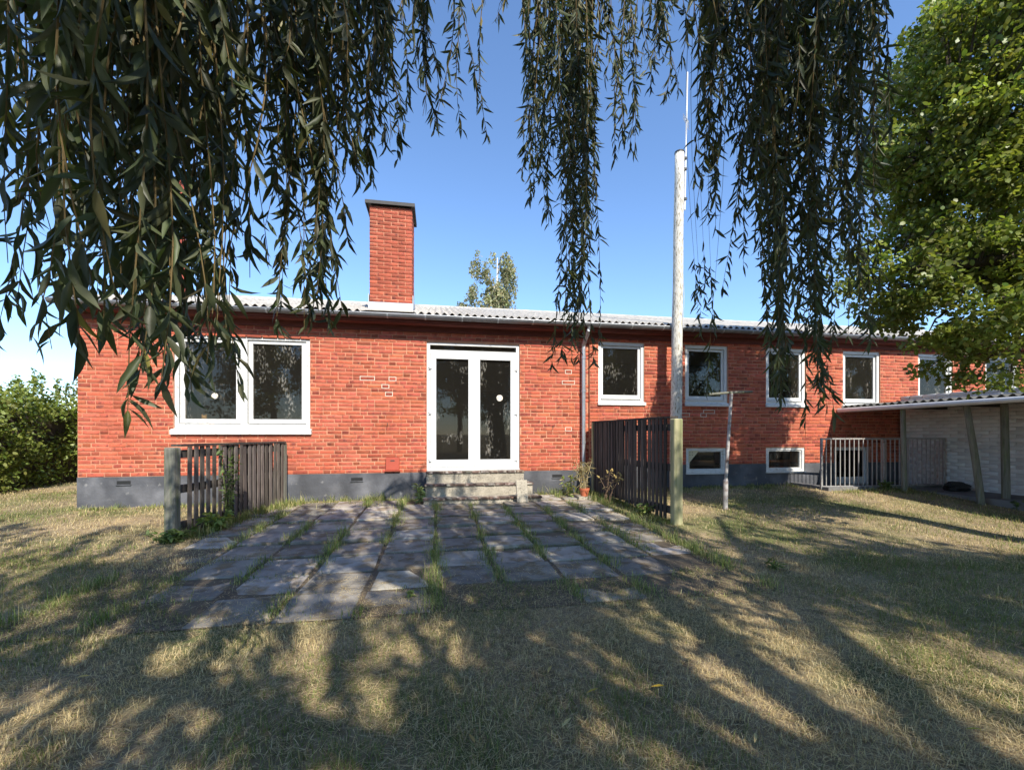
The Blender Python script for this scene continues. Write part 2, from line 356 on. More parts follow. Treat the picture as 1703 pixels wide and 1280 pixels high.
# a few bricks repointed in pale mortar
M['palejoint'] = mat('pale_pointing', (.66, .58, .46), .95, var=.15, vscale=30)
for px1, py1 in ((619, 628), (655, 628), (638, 641), (655, 655), (940, 617), (953, 638), (939, 715), (1139, 690), (1186, 685), (1173, 690)):
    an = math.atan((px1-CX)/FPX)+TH; lst, wl_, yo = (bl, wallL, 0) if px1 < 975 else (br_r, wallR, -.05)
    X_ = (YF+yo)*math.tan(an); Z_ = CAMZ+(HOR-py1)/FPX*((YF+yo)*cT+X_*sT)
    b = min(lst, key=lambda q: abs((q[0]+q[1])/2-X_)+2*abs((q[2]+q[3])/2-Z_)); e = .010
    m_ = MB(); y0_, y1_ = yo-.0012, yo+.012
    m_.box(b[0]-e, b[0], y0_, y1_, b[2]-e, b[3]+e).box(b[1], b[1]+e, y0_, y1_, b[2]-e, b[3]+e).box(b[0], b[1], y0_, y1_, b[2]-e, b[2]).box(b[0], b[1], y0_, y1_, b[3], b[3]+e)
    m_.build('pale_joint', M['palejoint'], wl_)
# gables, back wall (out of the camera's sight), interior
GW = dict(x0=2.0, x1=3.1, z0=1.3, z1=2.7)
mb = backing(.33, 10, -.3, ZT, [GW], 0, .3); mb.v = [(XL+y, x, z) for x, y, z in mb.v]; H(mb, 'gable_wall', 'mortar')
mb = MB().add([(XL, 0, ZT), (XL, 10, ZT), (XL, 5, ZT+1.5), (XL+.3, 0, ZT), (XL+.3, 10, ZT), (XL+.3, 5, ZT+1.5)], [(0, 1, 2), (3, 5, 4), (0, 3, 4, 1), (1, 4, 5, 2), (2, 5, 3, 0)]); H(mb, 'gable_peak', 'mortar')
mb = MB().add([(XR, .33, -.3), (XR, 10, -.3), (XR, 10, ZT), (XR, 5, ZT+1.5), (XR, .33, ZT), (XR-.3, .33, -.3), (XR-.3, 10, -.3), (XR-.3, 10, ZT), (XR-.3, 5, ZT+1.5), (XR-.3, .33, ZT)], [(0,1,2,3,4),(9,8,7,6,5),(0,5,6,1),(1,6,7,2),(2,7,8,3),(3,8,9,4),(4,9,5,0)]); H(mb, 'gable_wall', 'mortar')
H(MB().box(XL, XR, 10, 10.3, -.3, ZT), 'back_wall', 'mortar')
H(MB().box(XL+.3, XR-.3, .33, 10, .42, .52), 'interior_floor', 'floorwood')
H(MB().box(XL+.3, XR-.3, .33, 10, 3.0, 3.1), 'interior_ceiling', 'plaster')
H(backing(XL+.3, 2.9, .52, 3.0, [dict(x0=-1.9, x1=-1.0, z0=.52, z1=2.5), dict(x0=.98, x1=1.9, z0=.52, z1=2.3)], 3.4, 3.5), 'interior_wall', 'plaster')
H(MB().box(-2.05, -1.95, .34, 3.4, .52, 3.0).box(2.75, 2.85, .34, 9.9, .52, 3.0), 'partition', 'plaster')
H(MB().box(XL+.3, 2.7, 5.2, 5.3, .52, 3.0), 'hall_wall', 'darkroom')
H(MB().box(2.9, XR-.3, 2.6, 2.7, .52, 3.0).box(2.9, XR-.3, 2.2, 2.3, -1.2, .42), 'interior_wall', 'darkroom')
mb = MB(); n = 14
for i in range(n):
    a = -5.0+i*.06; mb.add([(a, 1.9+.02*(i % 2), 1.0), (a+.06, 1.9+.02*((i+1) % 2), 1.0), (a+.06, 1.9+.02*((i+1) % 2), 2.75), (a, 1.9+.02*(i % 2), 2.75)], [(0, 1, 2, 3)])
mb.v = [(x, y, z) for x, y, z in mb.v]; H(mb, 'curtain', 'bluecurtain')

# windows ---------------------------------------------------------------
def frame_ring(mb, x0, x1, z0, z1, l, r, b, t, y0, y1):
    mb.box(x0, x0+l, y0, y1, z0, z1); mb.box(x1-r, x1, y0, y1, z0, z1)
    mb.box(x0+l, x1-r, y0, y1, z0, z0+b); mb.box(x0+l, x1-r, y0, y1, z1-t, z1); return mb
def pane(p, x0, x1, z0, z1, y):
    return MB().box(x0, x1, y, y+.004, z0, z1).build('pane', M['glass'], p)
def small_window(o, yw):
    x0, x1, z0, z1 = o['x0'], o['x1'], o['z0'], o['z1']; y = yw+.03
    f = H(frame_ring(MB(), x0+.004, x1-.004, z0+.07, z1-.004, .055, .055, .06, .06, y, y+.09), 'window', 'white')
    frame_ring(MB(), x0+.067, x1-.067, z0+.139, z1-.073, .042, .042, .06, .042, y+.03, y+.07).build('casement', M['white'], f)
    pane(f, x0+.10, x1-.10, z0+.19, z1-.105, y+.05)
    MB().add([(x0-.015, yw-.03, z0), (x1+.02, yw-.03, z0), (x1+.02, yw-.03, z0+.045), (x0-.015, yw-.03, z0+.045), (x0-.015, y+.0, z0), (x1+.02, y+.0, z0), (x1+.02, y+.0, z0+.075), (x0-.015, y+.0, z0+.075)],
        [(0,1,2,3),(3,2,6,7),(4,7,6,5),(0,4,5,1),(0,3,7,4),(1,5,6,2)]).build('sill', M['oldwhite'], f)
    MB().box(x0+.062, x1-.062, yw+.005, y+.028, z0+.118, z0+.130).build('drip_rail', M['white'], f)
    return f
for o in SW: small_window(o, -.05)
# big left window
x0, x1, z0, z1 = WL['x0'], WL['x1'], WL['z0'], WL['z1']; xm = (x0+x1)/2+.0; y = .03
big = H(frame_ring(MB(), x0+.004, x1-.004, z0+.10, z1-.004, .06, .06, .07, .06, y, y+.1).box(xm-.05, xm+.05, y-.002, y+.1, z0+.17, z1-.064), 'window', 'oldwhite')
for a, b in ((x0+.073, xm-.059), (xm+.059, x1-.073)):
    frame_ring(MB(), a, b, z0+.182, z1-.075, .066, .07, .07, .048, y+.024, y+.075).build('casement', M['oldwhite'], big); pane(big, a+.06, b-.06, z0+.24, z1-.11, y+.05)
MB().add([(x0-.03, -.045, z0), (x1+.03, -.045, z0), (x1+.03, -.045, z0+.07), (x0-.03, -.045, z0+.07), (x0-.03, y, z0), (x1+.03, y, z0), (x1+.03, y, z0+.10), (x0-.03, y, z0+.10)],
    [(0,1,2,3),(3,2,6,7),(4,7,6,5),(0,4,5,1),(0,3,7,4),(1,5,6,2)]).build('sill', M['oldwhite'], big)
MB().box(x0, x1, .33, .55, z0+.13, z0+.16).build('inner_sill', M['oldwhite'], big)
def ventilator(p, x, z, y, r=.055):
    mb = MB().tube([(x, y, z), (x, y-.012, z)], [r, r*.9], 20)
    for k in range(3): mb.obar((x+(k-1)*.03-.012, y-.015, z-.02), (x+(k-1)*.03+.01, y-.015, z+.02), .006, .01, (0, 1, 0))
    return mb.build('ventilator', M['disc'], p)
ventilator(big, -3.60, 1.83, y+.047, .05)
# terrace double door
x0, x1, z0, z1 = DR['x0'], DR['x1'], DR['z0'], DR['z1']; y = .035
dor = H(frame_ring(MB(), x0+.004, x1-.004, z0+.004, z1-.004, .055, .055, .05, .045, y, y+.11).box(x0+.06, x1-.06, y, y+.11, 2.655, 2.70), 'terrace_door', 'white')
pane(dor, x0+.055, x1-.055, 2.695, z1-.045, y+.05)
xm = .665
for a, b in ((x0+.066, xm-.004), (xm+.004, x1-.066)):
    lf = frame_ring(MB(), a, b, z0+.06, 2.652, .10, .10, .115, .105, y-.012, y+.06).build('door_leaf', M['white'], dor)
    pane(dor, a+.09, b-.09, z0+.165, 2.555, y+.025)
    MB().box(a+.10, b-.10, y-.004, y+.0, z0+.176, z0+.186).build('glazing_bead', M['white'], dor)
MB().box(xm-.028, xm+.028, y-.02, y-.0125, z0+.07, 2.64).build('meeting_strip', M['white'], dor)
for xx, s_ in ((x0+.058, 1), (x1-.058, -1)):
    for zz in (.78, 1.62, 2.42):
        mb = MB().tube([(xx, y-.026, zz-.05), (xx, y-.026, zz+.05)], .012, 10); mb.box(xx-.03, xx+.03, y-.016, y-.0125, zz-.035, zz+.035); mb.box(xx-.035 if s_ < 0 else xx-.02, xx+.02 if s_ < 0 else xx+.035, y-.03, y-.0165, zz-.06, zz-.05); mb.build('hinge', M['white'], dor)
ventilator(dor, 1.13, 1.86, y+.022, .06)
MB().box(x0+.01, x1-.01, -.03, y+.0, z0-.002, z0+.022).build('threshold', M['oldwhite'], dor)
# basement windows and door
for k, o in enumerate(BW):
    x0, x1, z0, z1 = o['x0'], o['x1'], o['z0'], o['z1']
    f = H(frame_ring(MB(), x0+.003, x1-.003, z0+.003, z1-.003, .055, .055, .05, .045, -.03, .05), 'basement_window', 'oldwhite')
    frame_ring(MB(), x0+.06, x1-.06, z0+.055, z1-.05, .03, .03, .025, .025, -.012, .04).build('casement', M['oldwhite'], f); pane(f, x0+.085, x1-.085, z0+.075, z1-.07, .015)
    MB().box(x0-.01, x1+.01, -.075, -.046, z0-.02, z0+.002).build('sill', M['oldwhite'], f)
    if k == 0:
        mb = MB().add([(x0+.06, -.0125, z1-.05), (x0+.06, -.0125, z1-.31), (x0+.29, -.0125, z1-.05), (x0+.06, -.02, z1-.05), (x0+.06, -.02, z1-.31), (x0+.29, -.02, z1-.05)], [(0, 2, 1), (3, 4, 5), (0, 1, 4, 3), (1, 2, 5, 4), (2, 0, 3, 5)])
        t_ = mb.build('corner_board', M['perf'], f)
        mb = MB()
        for a in range(2):
            for b_ in range(2): mb.tube([(x0+.095+a*.05, -.0205, z1-.085-b_*.05), (x0+.095+a*.05, -.0225, z1-.085-b_*.05)], .009, 8)
        mb.build('hole', M['darkmetal'], f)
x0, x1, z0, z1 = BD['x0'], BD['x1'], BD['z0'], BD['z1']
f = H(frame_ring(MB(), x0+.003, x1-.003, z0, z1-.003, .07, .07, .05, .06, .0, .1), 'basement_door', 'white')
MB().box(x0+.075, x1-.075, .03, .07, z0+.055, .3).build('door_panel', M['white'], f); pane(f, x0+.075, x1-.075, .3, z1-.065, .05)
# gable window
mb = frame_ring(MB(), GW['x0'], GW['x1'], GW['z0'], GW['z1'], .06, .06, .06, .06, .1, .18); mb.v = [(XL+y_, x_, z_) for x_, y_, z_ in mb.v]
f = H(mb, 'window', 'oldwhite'); MB().box(XL+.13, XL+.134, GW['x0']+.05, GW['x1']-.05, GW['z0']+.05, GW['z1']-.05).build('pane', M['glass'], f)
# plinth vents
for x, z in ((-4.86, .44), (-1.35, .43), (2.2, .43)):
    f = H(MB().box(x-.095, x+.095, -.016, -.0125, z-.028, z+.028), 'plinth_vent', 'bag')  # solid black face; shade of the open vent slot is put into its colour
    MB().box(x-.105, x+.105, -.03, -.0125, z-.042, z-.029).build('vent_lip', M['plinth'], f)
# red inspection box, hooks
f = H(MB().cham(-.87, -.64, -.05, -.0045, .58, .80, .006), 'inspection_box', 'meter'); MB().box(-.79, -.72, -.055, -.0505, .735, .755).build('slot', M['darkmetal'], f); MB().box(-.885, -.625, -.065, -.0055, .565, .579).build('lip', M['meter'], f)
for x, z in ((-.84, 1.36), (2.12, 1.33)):
    H(MB().tube([(x, -.003, z+.03), (x, -.045, z+.03), (x, -.05, z), (x-.012, -.04, z-.035)], .006, 6), 'wall_hook', 'darkmetal')
# roof --------------------------------------------------------------------
PIT_A = math.tan(R(17.2)); YE = -.27; YRG = 5.0; ZE = 3.265; RX0, RX1 = XL-.14, XR+.2
roof = H(MB().add([(RX0+.05, YE+.12, ZE-.10), (RX1-.05, YE+.12, ZE-.10), (RX1-.05, YRG, ZE+(YRG-YE)*PIT_A-.08), (RX0+.05, YRG, ZE+(YRG-YE)*PIT_A-.08), (RX1-.05, 10.25, ZE-.10), (RX0+.05, 10.25, ZE-.10)], [(0, 1, 2, 3), (3, 2, 4, 5)]), 'roof', 'board')
CHX0, CHX1, CHY0, CHY1 = -1.19, -.443, .30, .98
def corr(xa, xb, ya, yb, zo=0, wl=.13, amp=.024, back=False):
    nxx = max(6, int((xb-xa)/wl*8)); X = np.linspace(xa, xb, nxx+1); V = []; F = []
    for i, x in enumerate(X):
        for y_ in (ya, yb):
            zz = ZE+(y_-YE)*PIT_A if not back else ZE+(10.3-y_)*PIT_A
            for t in (0, -.008): V.append((x, y_, zz+zo+t+amp*math.cos(2*math.pi*x/wl)))
    for i in range(nxx):
        a = i*4; F += [(a, a+4, a+6, a+2), (a+1, a+3, a+7, a+5), (a, a+1, a+5, a+4), (a+2, a+6, a+7, a+3)]
    m_ = MB(); m_.add(V, F); return m_
xs = np.arange(RX0, RX1, 1.04)
for i, x in enumerate(xs):
    xb = min(x+1.05, RX1)
    for k, (ya, yb) in enumerate(((YE, 2.45), (2.35, YRG))):
        if k == 0 and xb > CHX0-.02 and x < CHX1+.02:
            for p, q in ((x, CHX0-.05), (CHX1+.05, xb)):
                if q-p > .1: corr(p, q, YE, 2.45).build('roof_sheet', M['fibre'], roof)
            a, b = max(x, CHX0-.05), min(xb, CHX1+.05)
            corr(a, b, CHY1+.04, 2.45).build('roof_sheet', M['fibre'], roof); continue
        corr(x, xb, ya, yb, .01*k+.002*(i % 2)).build('roof_sheet', M['fibre'], roof)
corr(RX0, RX1, YRG, 10.6, 0, .26, .03, True).build('roof_sheet', M['fibre'], roof)
zr = ZE+(YRG-YE)*PIT_A
MB().tube([(RX0, YRG, zr-.02), (RX1, YRG, zr-.02)], .07, 10).build('ridge_cap', M['fibre'], roof)
zc = ZE+(CHY0-YE)*PIT_A
MB().add([(CHX0-.05, YE, ZE+.012), (CHX1+.05, YE, ZE+.012), (CHX1+.05, CHY0, zc+.012), (CHX0-.05, CHY0, zc+.012), (CHX0-.05, YE, ZE-.0), (CHX1+.05, YE, ZE-.0), (CHX1+.05, CHY0, zc-.0), (CHX0-.05, CHY0, zc-.0)], [(0,1,2,3),(7,6,5,4),(0,4,5,1),(1,5,6,2),(2,6,7,3),(3,7,4,0)]).build('apron_sheet', M['fibre'], roof)
H(MB().box(RX0+.1, RX1-.1, YE+.02, YE+.045, ZE-.16, ZE-.05), 'fascia', 'board')
H(MB().box(RX0+.1, RX1-.1, YE+.046, .01, ZE-.175, ZE-.155), 'soffit', 'board')
H(MB().box(XL+.02, XS, -.03, -.005, ZE-.27, ZE-.176).box(XS, XR, -.08, -.055, ZE-.27, ZE-.176), 'frieze_board', 'board')
H(MB().add([(RX0+.02, YE+.05, ZE-.16), (RX0+.02, YRG, zr-.16), (RX0+.02, YRG, zr-.02), (RX0+.02, YE+.05, ZE-.03), (RX0+.05, YE+.05, ZE-.16), (RX0+.05, YRG, zr-.16), (RX0+.05, YRG, zr-.02), (RX0+.05, YE+.05, ZE-.03)], [(0,3,2,1),(4,5,6,7),(0,1,5,4),(1,2,6,5),(2,3,7,6),(3,0,4,7)]), 'verge_board', 'darkmetal')
# gutter: half-round channel with lip
GYc, GZc, GR = YE-.03, ZE-.066, .058
mb = MB(); pr = [(GYc+GR*math.cos(a), GZc+GR*math.sin(a)) for a in np.linspace(math.pi, 2*math.pi, 11)]; pi_ = [(GYc+(GR-.006)*math.cos(a), GZc+(GR-.006)*math.sin(a)) for a in np.linspace(2*math.pi, math.pi, 11)]
ring = pr+pi_; V = [(x, a, b) for x in (RX0-.02, RX1) for a, b in ring]; n = len(ring)
mb.add(V, [(i, (i+1) % n, n+(i+1) % n, n+i) for i in range(n)]+[tuple(range(11)), tuple(range(n, n+11))])
gut = H(mb, 'gutter', 'darkzinc', smooth=False)
MB().tube([(RX0-.02, GYc-GR, GZc+.004), (RX1, GYc-GR, GZc+.004)], .009, 8).build('gutter_lip', M['zinc'], gut)
for x in np.arange(XL+.35, XR, .62):
    mb = MB(); pts = [(x, GYc+(GR+.004)*math.cos(a), GZc+(GR+.004)*math.sin(a)) for a in np.linspace(math.pi*.98, 2*math.pi, 8)]
    for a, b in zip(pts, pts[1:]): mb.obar(a, b, .025, .004, (0, .3, 1) if abs(a[2]-b[2]) < .02 else (0, 1, .3))
    mb.build('gutter_bracket', M['zinc'], gut)
XD = 2.69
dp = H(MB().tube([(XD+.02, GYc, GZc-.05), (XD+.02, GYc, GZc-.12), (XD, -.06, GZc-.34), (XD, -.07, GZc-.42), (XD, -.07, .40)], .037, 12).tube([(XD, -.07, .42), (XD, -.07, .30)], .043, 12), 'downpipe', 'zinc', smooth=False)
for z in (2.62, 2.0, 1.05, .50): MB().tube([(XD, -.07, z-.018), (XD, -.07, z+.018)], .044, 12).box(XD-.012, XD+.012, -.04, -.002, z-.01, z+.01).build('pipe_clamp', M['zinc'], dp)
MB().tube([(XD, -.07, .30), (XD, -.07, .0)], .045, 12).build('drain_socket', M['darkmetal'], dp)
# chimney
ch = H(MB().box(CHX0+.006, CHX1-.006, CHY0+.006, CHY1-.006, 3.2, 5.30), 'chimney', 'mortar')
c = 0; z = 3.5
cb = []
while z < 5.26:
    o_ = 0 if c % 2 else -.12
    x = CHX0+o_
    while x < CHX1-.02:
        a, b = max(x, CHX0), min(x+.249, CHX1)
        if b-a > .04: cb.append((a+.005, b-.005, z+.005, z+CO-.005))
        x += .249
    z += CO; c += 1
for a, b, c_, d in cb:
    me = fast('brick', brick_verts(a-(a+b)/2, b-(a+b)/2, -.0283, .0283, 0), BF, M['brick'], np.ones((12, 3)))
    tinted(link('brick', me, ch, ((a+b)/2, CHY0+random.uniform(-.002, .002), (c_+d)/2)), random.uniform(.72, .98), .05)
rot = []
z = 3.5; c = 0
while z < 5.26:
    y_ = CHY0+.012-(.12 if c % 2 == 0 else 0)
    while y_ < CHY1-.02:
        a, b = max(y_, CHY0+.012), min(y_+.235, CHY1)
        if b-a > .04:
            for sx_, sg in ((CHX1, 1), (CHX0, -1)):
                v = brick_verts(a+.005, b-.005, z+.005, z+CO-.005, 0); rot.append(np.c_[sx_-sg*v[:, 1], v[:, 0], v[:, 2]])
        y_ += .235
    z += CO; c += 1
tag(link('brickwork', fast('brickwork', np.vstack(rot), np.vstack([BF+12*k for k in range(len(rot))]), M['brick'], np.full((12*len(rot), 3), .9)), ch), kind='stuff')
mb = MB().box(CHX0-.07, CHX1+.05, CHY0-.06, CHY1+.06, 5.345, 5.375); mb.box(CHX0-.07, CHX1+.05, CHY0-.06, CHY0-.045, 5.315, 5.345); mb.box(CHX0-.07, CHX1+.05, CHY1+.045, CHY1+.06, 5.315, 5.345); mb.box(CHX1+.035, CHX1+.05, CHY0-.045, CHY1+.045, 5.315, 5.345); mb.box(CHX0-.07, CHX0-.055, CHY0-.045, CHY1+.045, 5.315, 5.345); mb.box(CHX0+.03, CHX1-.03, CHY0+.03, CHY1-.03, 5.30, 5.345)
mb.build('chimney_cap', M['darkmetal'], ch)
MB().box(CHX0-.02, CHX1+.02, CHY0-.02, CHY0-.008, zc-.02, zc+.13).box(CHX1+.008, CHX1+.02, CHY0-.008, CHY1, zc, zc+.28).box(CHX0-.02, CHX0-.008, CHY0-.008, CHY1, zc, zc+.28).build('flashing', M['lead'], ch)
# slim vent pipe seen between the willow leaves
p = pix(304, 500, 8.6); MB().tube([(p.x, p.y-YF, 3.4), (p.x, p.y-YF, 6.0)], .045, 12).tube([(p.x, p.y-YF, 6.0), (p.x, p.y-YF, 6.3)], .065, 12).build('vent_pipe', M['meter'], roof)

# ------------------------------------------------------------------ steps
st = thing('front_steps', 'three worn concrete steps with brown tile nosings below the white terrace door', 'steps', (0, YF, 0))
for k, (zt, yf, xa, xb) in enumerate(((.555, -.30, -.19, 1.53), (.37, -.60, -.20, 1.62), (.185, -.90, -.22, 1.70))):
    yb = -.048 if k == 0 else (-.30, -.60)[k-1]+.02
    s_ = MB().cham(xa+.015, xb-.015, yf+.02, yb, -.1, zt-.022, .006).build('step', M['conc'], st)
    n = 11; wd = (xb-xa)/n; tm = MB().cham(-wd/2+.004, wd/2-.004, -.0, .16, -.03, 0, .004).mesh('nosing_tile', M['tile'])
    for i in range(n):
        o = link('nosing_tile', tm, s_, (xa+wd*(i+.5), yf-.008+random.uniform(-.003, .003), zt+.008+random.uniform(-.002, .002))); tinted(o, random.uniform(.6, 1.25), .08)
    MB().box(xa+.02, xb-.02, yf+.155, yb, zt-.022, zt+.003).build('tread', M['conc'], s_)
ls = MB().cham(-.09, .09, -.022, .022, 0, .36, .006); o = ls.build('leaning_paver', M['conc'], None, loc=(1.34, YF-1.06, gzf(1.3, 6.7)+.03)); o.rotation_euler = (-.30, 0, .04)
tag(o, 'narrow pale concrete paver leaning upright against the lower steps', 'paver')

# ------------------------------------------------------------------ slatted fences
def fence(label, A, B, h, n, pw, postm, sd, sw):
    A, B = Vector((*A, 0)), Vector((*B, 0)); d = (B-A); L = d.length; ang = math.atan2(d.y, d.x)
    za = gzf(A.x, A.y); t = thing('slatted_fence', label, 'fence', (A.x, A.y, 0)); t.rotation_euler = (0, 0, ang)
    zt = za+h
    slm = [MB().cham(-sw/2, sw/2, -.008, .008, 0, 1, .003).mesh('slat', M['slat']) for _ in range(1)]
    for i in range(n):
        x = .14+(L-.2)*i/(n-1); gnd = gzf(A.x+d.x*x/L, A.y+d.y*x/L)
        o = link('slat', slm[0], t, (x, sd*.042, gnd+random.uniform(.02, .07))); o.scale.z = zt-.02-o.location.z; o.rotation_euler = (random.uniform(-.008, .008), random.uniform(-.012, .012), random.uniform(-.05, .05)); tinted(o, random.uniform(.7, 1.6) if postm == 'newwood' else random.uniform(1.3, 2.6), .05)
    for i in range(n):                       # second layer on the far side, staggered
        x = .19+(L-.2)*i/(n-1); gnd = gzf(A.x+d.x*x/L, A.y+d.y*x/L)
        if x < L*.42: continue
        o = link('slat', slm[0], t, (x, -sd*.042, gnd+.05)); o.scale.z = zt-.02-o.location.z; tinted(o, random.uniform(.7, 1.2), .05)
    for zz in (.12, .52, .9): MB().box(.02, L, -.028, .028, za+h*zz-.045, za+h*zz+.045).build('rail', M['slat'], t)
    MB().box(.0, L+.02, -.06, .06, zt-.018, zt+.006).build('cap_board', M['slat'], t)
    mb = MB(); mb.cham(-.10, .02 if False else -.0, -pw/2, pw/2, -.2, zt-.03, .012); mb.build('post', M[postm], t)
    MB().box(L, L+.07, -.045, .045, 0, zt-.02).build('post', M['newwood'] if postm == 'newwood' else M['greywood'], t)
    return t
fence('low weathered grey slatted fence panel under the large window, left of the patio', (-2.93, 5.52), (-2.46, 7.5), 1.06, 20, .13, 'greywood', -1, .058)
fence('tall dark brown slatted fence panel with greenish end post, right of the patio', (3.06, 5.22), (2.86, 7.55), 1.40, 24, .13, 'newwood', 1, .066)

# ------------------------------------------------------------------ masts and posts
mp = Vector((4.335, 7.36, 0)); zb = gzf(mp.x, mp.y)
mast = thing('wooden_mast', 'tall round flaking white wooden pole in front of the eaves', 'pole', (mp.x, mp.y, zb))
mb = MB(); zs = np.linspace(-.3, 6.25, 14); mb.tube([(.004*math.sin(i*1.7)+.014*z_, 0, z_) for i, z_ in enumerate(zs)], list(np.linspace(.108, .083, 14)), 14); mb.build('pole', M['mastwood'], mast, smooth=True)
MB().tube([(.088, 0, 6.25), (.088, 0, 6.275)], [.092, .086], 14).build('top_cap', M['darkmetal'], mast)
MB().tube([(.18, -.02, 5.2), (.235, -.02, 7.75)], .016, 8).build('aerial_tube', M['palepipe'], mast)
for z_ in (5.4, 5.95, 6.15): MB().box(.12, .21, -.05, .01, z_-.02, z_+.02).build('bracket', M['darkmetal'], mast)
mb = MB()
for k in range(3): mb.tube([(.10, -.10, 6.83+k*.04), (.36, .12, 6.80+k*.05)], .004, 5)
mb.tube([(.19, -.05, 6.86), (.26, .01, 6.86)], .02, 6).build('aerial_rods', M['palepipe'], mast)
mb = MB(); mb.tube([(.12, -.04, 5.25), (.11, -.06, 4.2), (.14, -.07, 3.6), (.1, -.1, 3.0)], .004, 5); mb.build('cable', M['palepipe'], mast)
cp = Vector((4.2, 5.77, 0)); zb = gzf(cp.x, cp.y)
t = thing('clothes_line_post', 'thin leaning steel clothes line post with T arm on the lawn', 'post', (cp.x, cp.y, zb))
MB().tube([(0, 0, -.2), (.01, 0, .42), (.015, 0, .45), (.14, .05, 1.72)], [.036, .036, .024, .024], 10).build('post', M['rustpipe'], t)
MB().tube([(-.38, -.12, 1.68), (.14, .05, 1.735), (.56, .14, 1.76)], .018, 8).build('cross_arm', M['greywood'], t)
# stair railing
A, B = Vector((7.1, 7.0, 0)), Vector((9.66, 6.82, 0)); zb = gzf(8, 6.9)
t = thing('stair_railing', 'grey painted steel railing with upright bars round the basement stairwell', 'railing', (A.x, A.y, zb)); d = B-A; t.rotation_euler = (0, 0, math.atan2(d.y, d.x)); L = d.length
MB().box(0, L, -.014, .014, .94, .965).build('top_rail', M['rail'], t); MB().box(0, L, -.012, .012, .05, .07).build('bottom_rail', M['rail'], t)
bmx = MB().box(-.007, .007, -.007, .007, .07, .94).mesh('bar', M['rail'])
for i in range(1, 27): link('bar', bmx, t, (i*L/27, 0, 0))
for x in (0, L*.5, L): MB().box(x-.016, x+.016, -.0165, .0165, -.1, .967).build('post', M['rail'], t)

# ------------------------------------------------------------------ whitewashed shed with lean-to
shed = thing('white_shed', 'whitewashed brick shed wall with low dark lean-to roof on wooden posts', 'shed', (0, 0, 0))
SX = 9.72
wl = MB().box(SX+.012, SX+.3, 1.6, YR-.06, -.2, 1.98).build('wall', M['whitemortar'], shed)
V, F, C = [], [], []; z = .0; c = 0; k = 0
while z < 1.95:
    y_ = 1.6-(.12 if c % 2 else 0)
    while y_ < YR-.07:
        a, b = max(y_, 1.6), min(y_+.24, YR-.07)
        if b-a > .04:
            v = brick_verts(a+.003, b-.003, z+.003, z+CO-.003, 0); v = np.c_[SX+v[:, 1]+random.uniform(0, .003), -v[:, 0]+0, v[:, 2]]; v[:, 1] = -v[:, 1]; V.append(v); F.append((BF+12*k)[:, ::-1]); C.append(np.full((12, 3), random.uniform(.85, 1.05))); k += 1
        y_ += .24
    z += CO; c += 1
tag(link('brickwork', fast('brickwork', np.vstack(V), np.vstack(F), M['whitebrick'], np.vstack(C)), wl), kind='stuff')
rf = MB(); wlw = .13; Y = np.arange(1.5, YR-.07, wlw/6); V = []; F = []
for i, y_ in enumerate(Y):
    for x in (8.22, 13.2):
        for tt in (0, -.008): V.append((x, y_, 1.77+(x-8.2)*.055+.022*math.cos(2*math.pi*y_/wlw)+tt))
for i in range(len(Y)-1):
    a = i*4; F += [(a, a+4, a+6, a+2), (a+1, a+3, a+7, a+5), (a, a+1, a+5, a+4), (a+2, a+6, a+7, a+3)]
rf.add(V, F); rf.build('roof_sheet', M['darkfibre'], shed)
MB().tube([(8.2, 1.5, 1.71), (8.17, YR-.08, 1.69)], .045, 10).build('gutter', M['palepipe'], shed)
MB().box(8.28, 8.36, 1.5, YR-.07, 1.655, 1.735).build('beam', M['slat'], shed)
for y_ in np.arange(2.0, 7.6, .8): MB().box(8.37, SX+.01, y_, y_+.06, 1.68, 1.745).build('rafter', M['slat'], shed)
for (xa, ya, xt, yt, r) in ((8.34, 6.50, 8.32, 6.52, .045), (8.62, 5.55, 8.40, 5.62, .05), (9.02, 5.50, 8.98, 5.5, .055)):
    MB().tube([(xa, ya, gzf(xa, ya)-.1), ((xa*.6+xt*.4), (ya+yt)/2, .8), (xt, yt, 1.70)], [r, r*.95, r*.85], 8).build('post', M['greywood'], shed)
# rubbish by the railing end
bm = bmesh.new(); bmesh.ops.create_icosphere(bm, subdivisions=3, radius=1)
for v in bm.verts:
    nse = .75+.5*vn(v.co.x*2+5, v.co.y*2+v.co.z*3, .6); v.co = Vector((v.co.x*.22*nse, v.co.y*.14*nse, max(v.co.z, -.5)*.11*nse+.05))
me = bpy.data.meshes.new('rubbish_bag'); bm.to_mesh(me); bm.free(); me.materials.append(M['bag'])
o = link('rubbish_bag', me, None, (9.35, 6.4, .18)); tag(o, 'small black crumpled bag on the ground beside the white wall', 'bag')
# window ornament
bm = bmesh.new()
for (x, y_, z, r) in ((0, 0, .05, .055), (.01, 0, .125, .042), (.03, -.01, .028, .035), (.11, -.01, .035, .035), (.15, -.02, .032, .028), (-.04, 0, .03, .03), (-.02, 0, .165, .016), (.035, 0, .165, .016)):
    bmesh.ops.create_icosphere(bm, subdivisions=2, radius=r, matrix=Matrix.Translation((x, y_, z)))
me = bpy.data.meshes.new('plush_ornament'); bm.to_mesh(me); bm.free(); me.materials.append(M['toy']); me.polygons.foreach_set('use_smooth', [True]*len(me.polygons))
o = link('plush_ornament', me, None, (-3.93, YF+.42, 1.36)); tag(o, 'small tan plush ornament sitting inside the large left window', 'ornament')

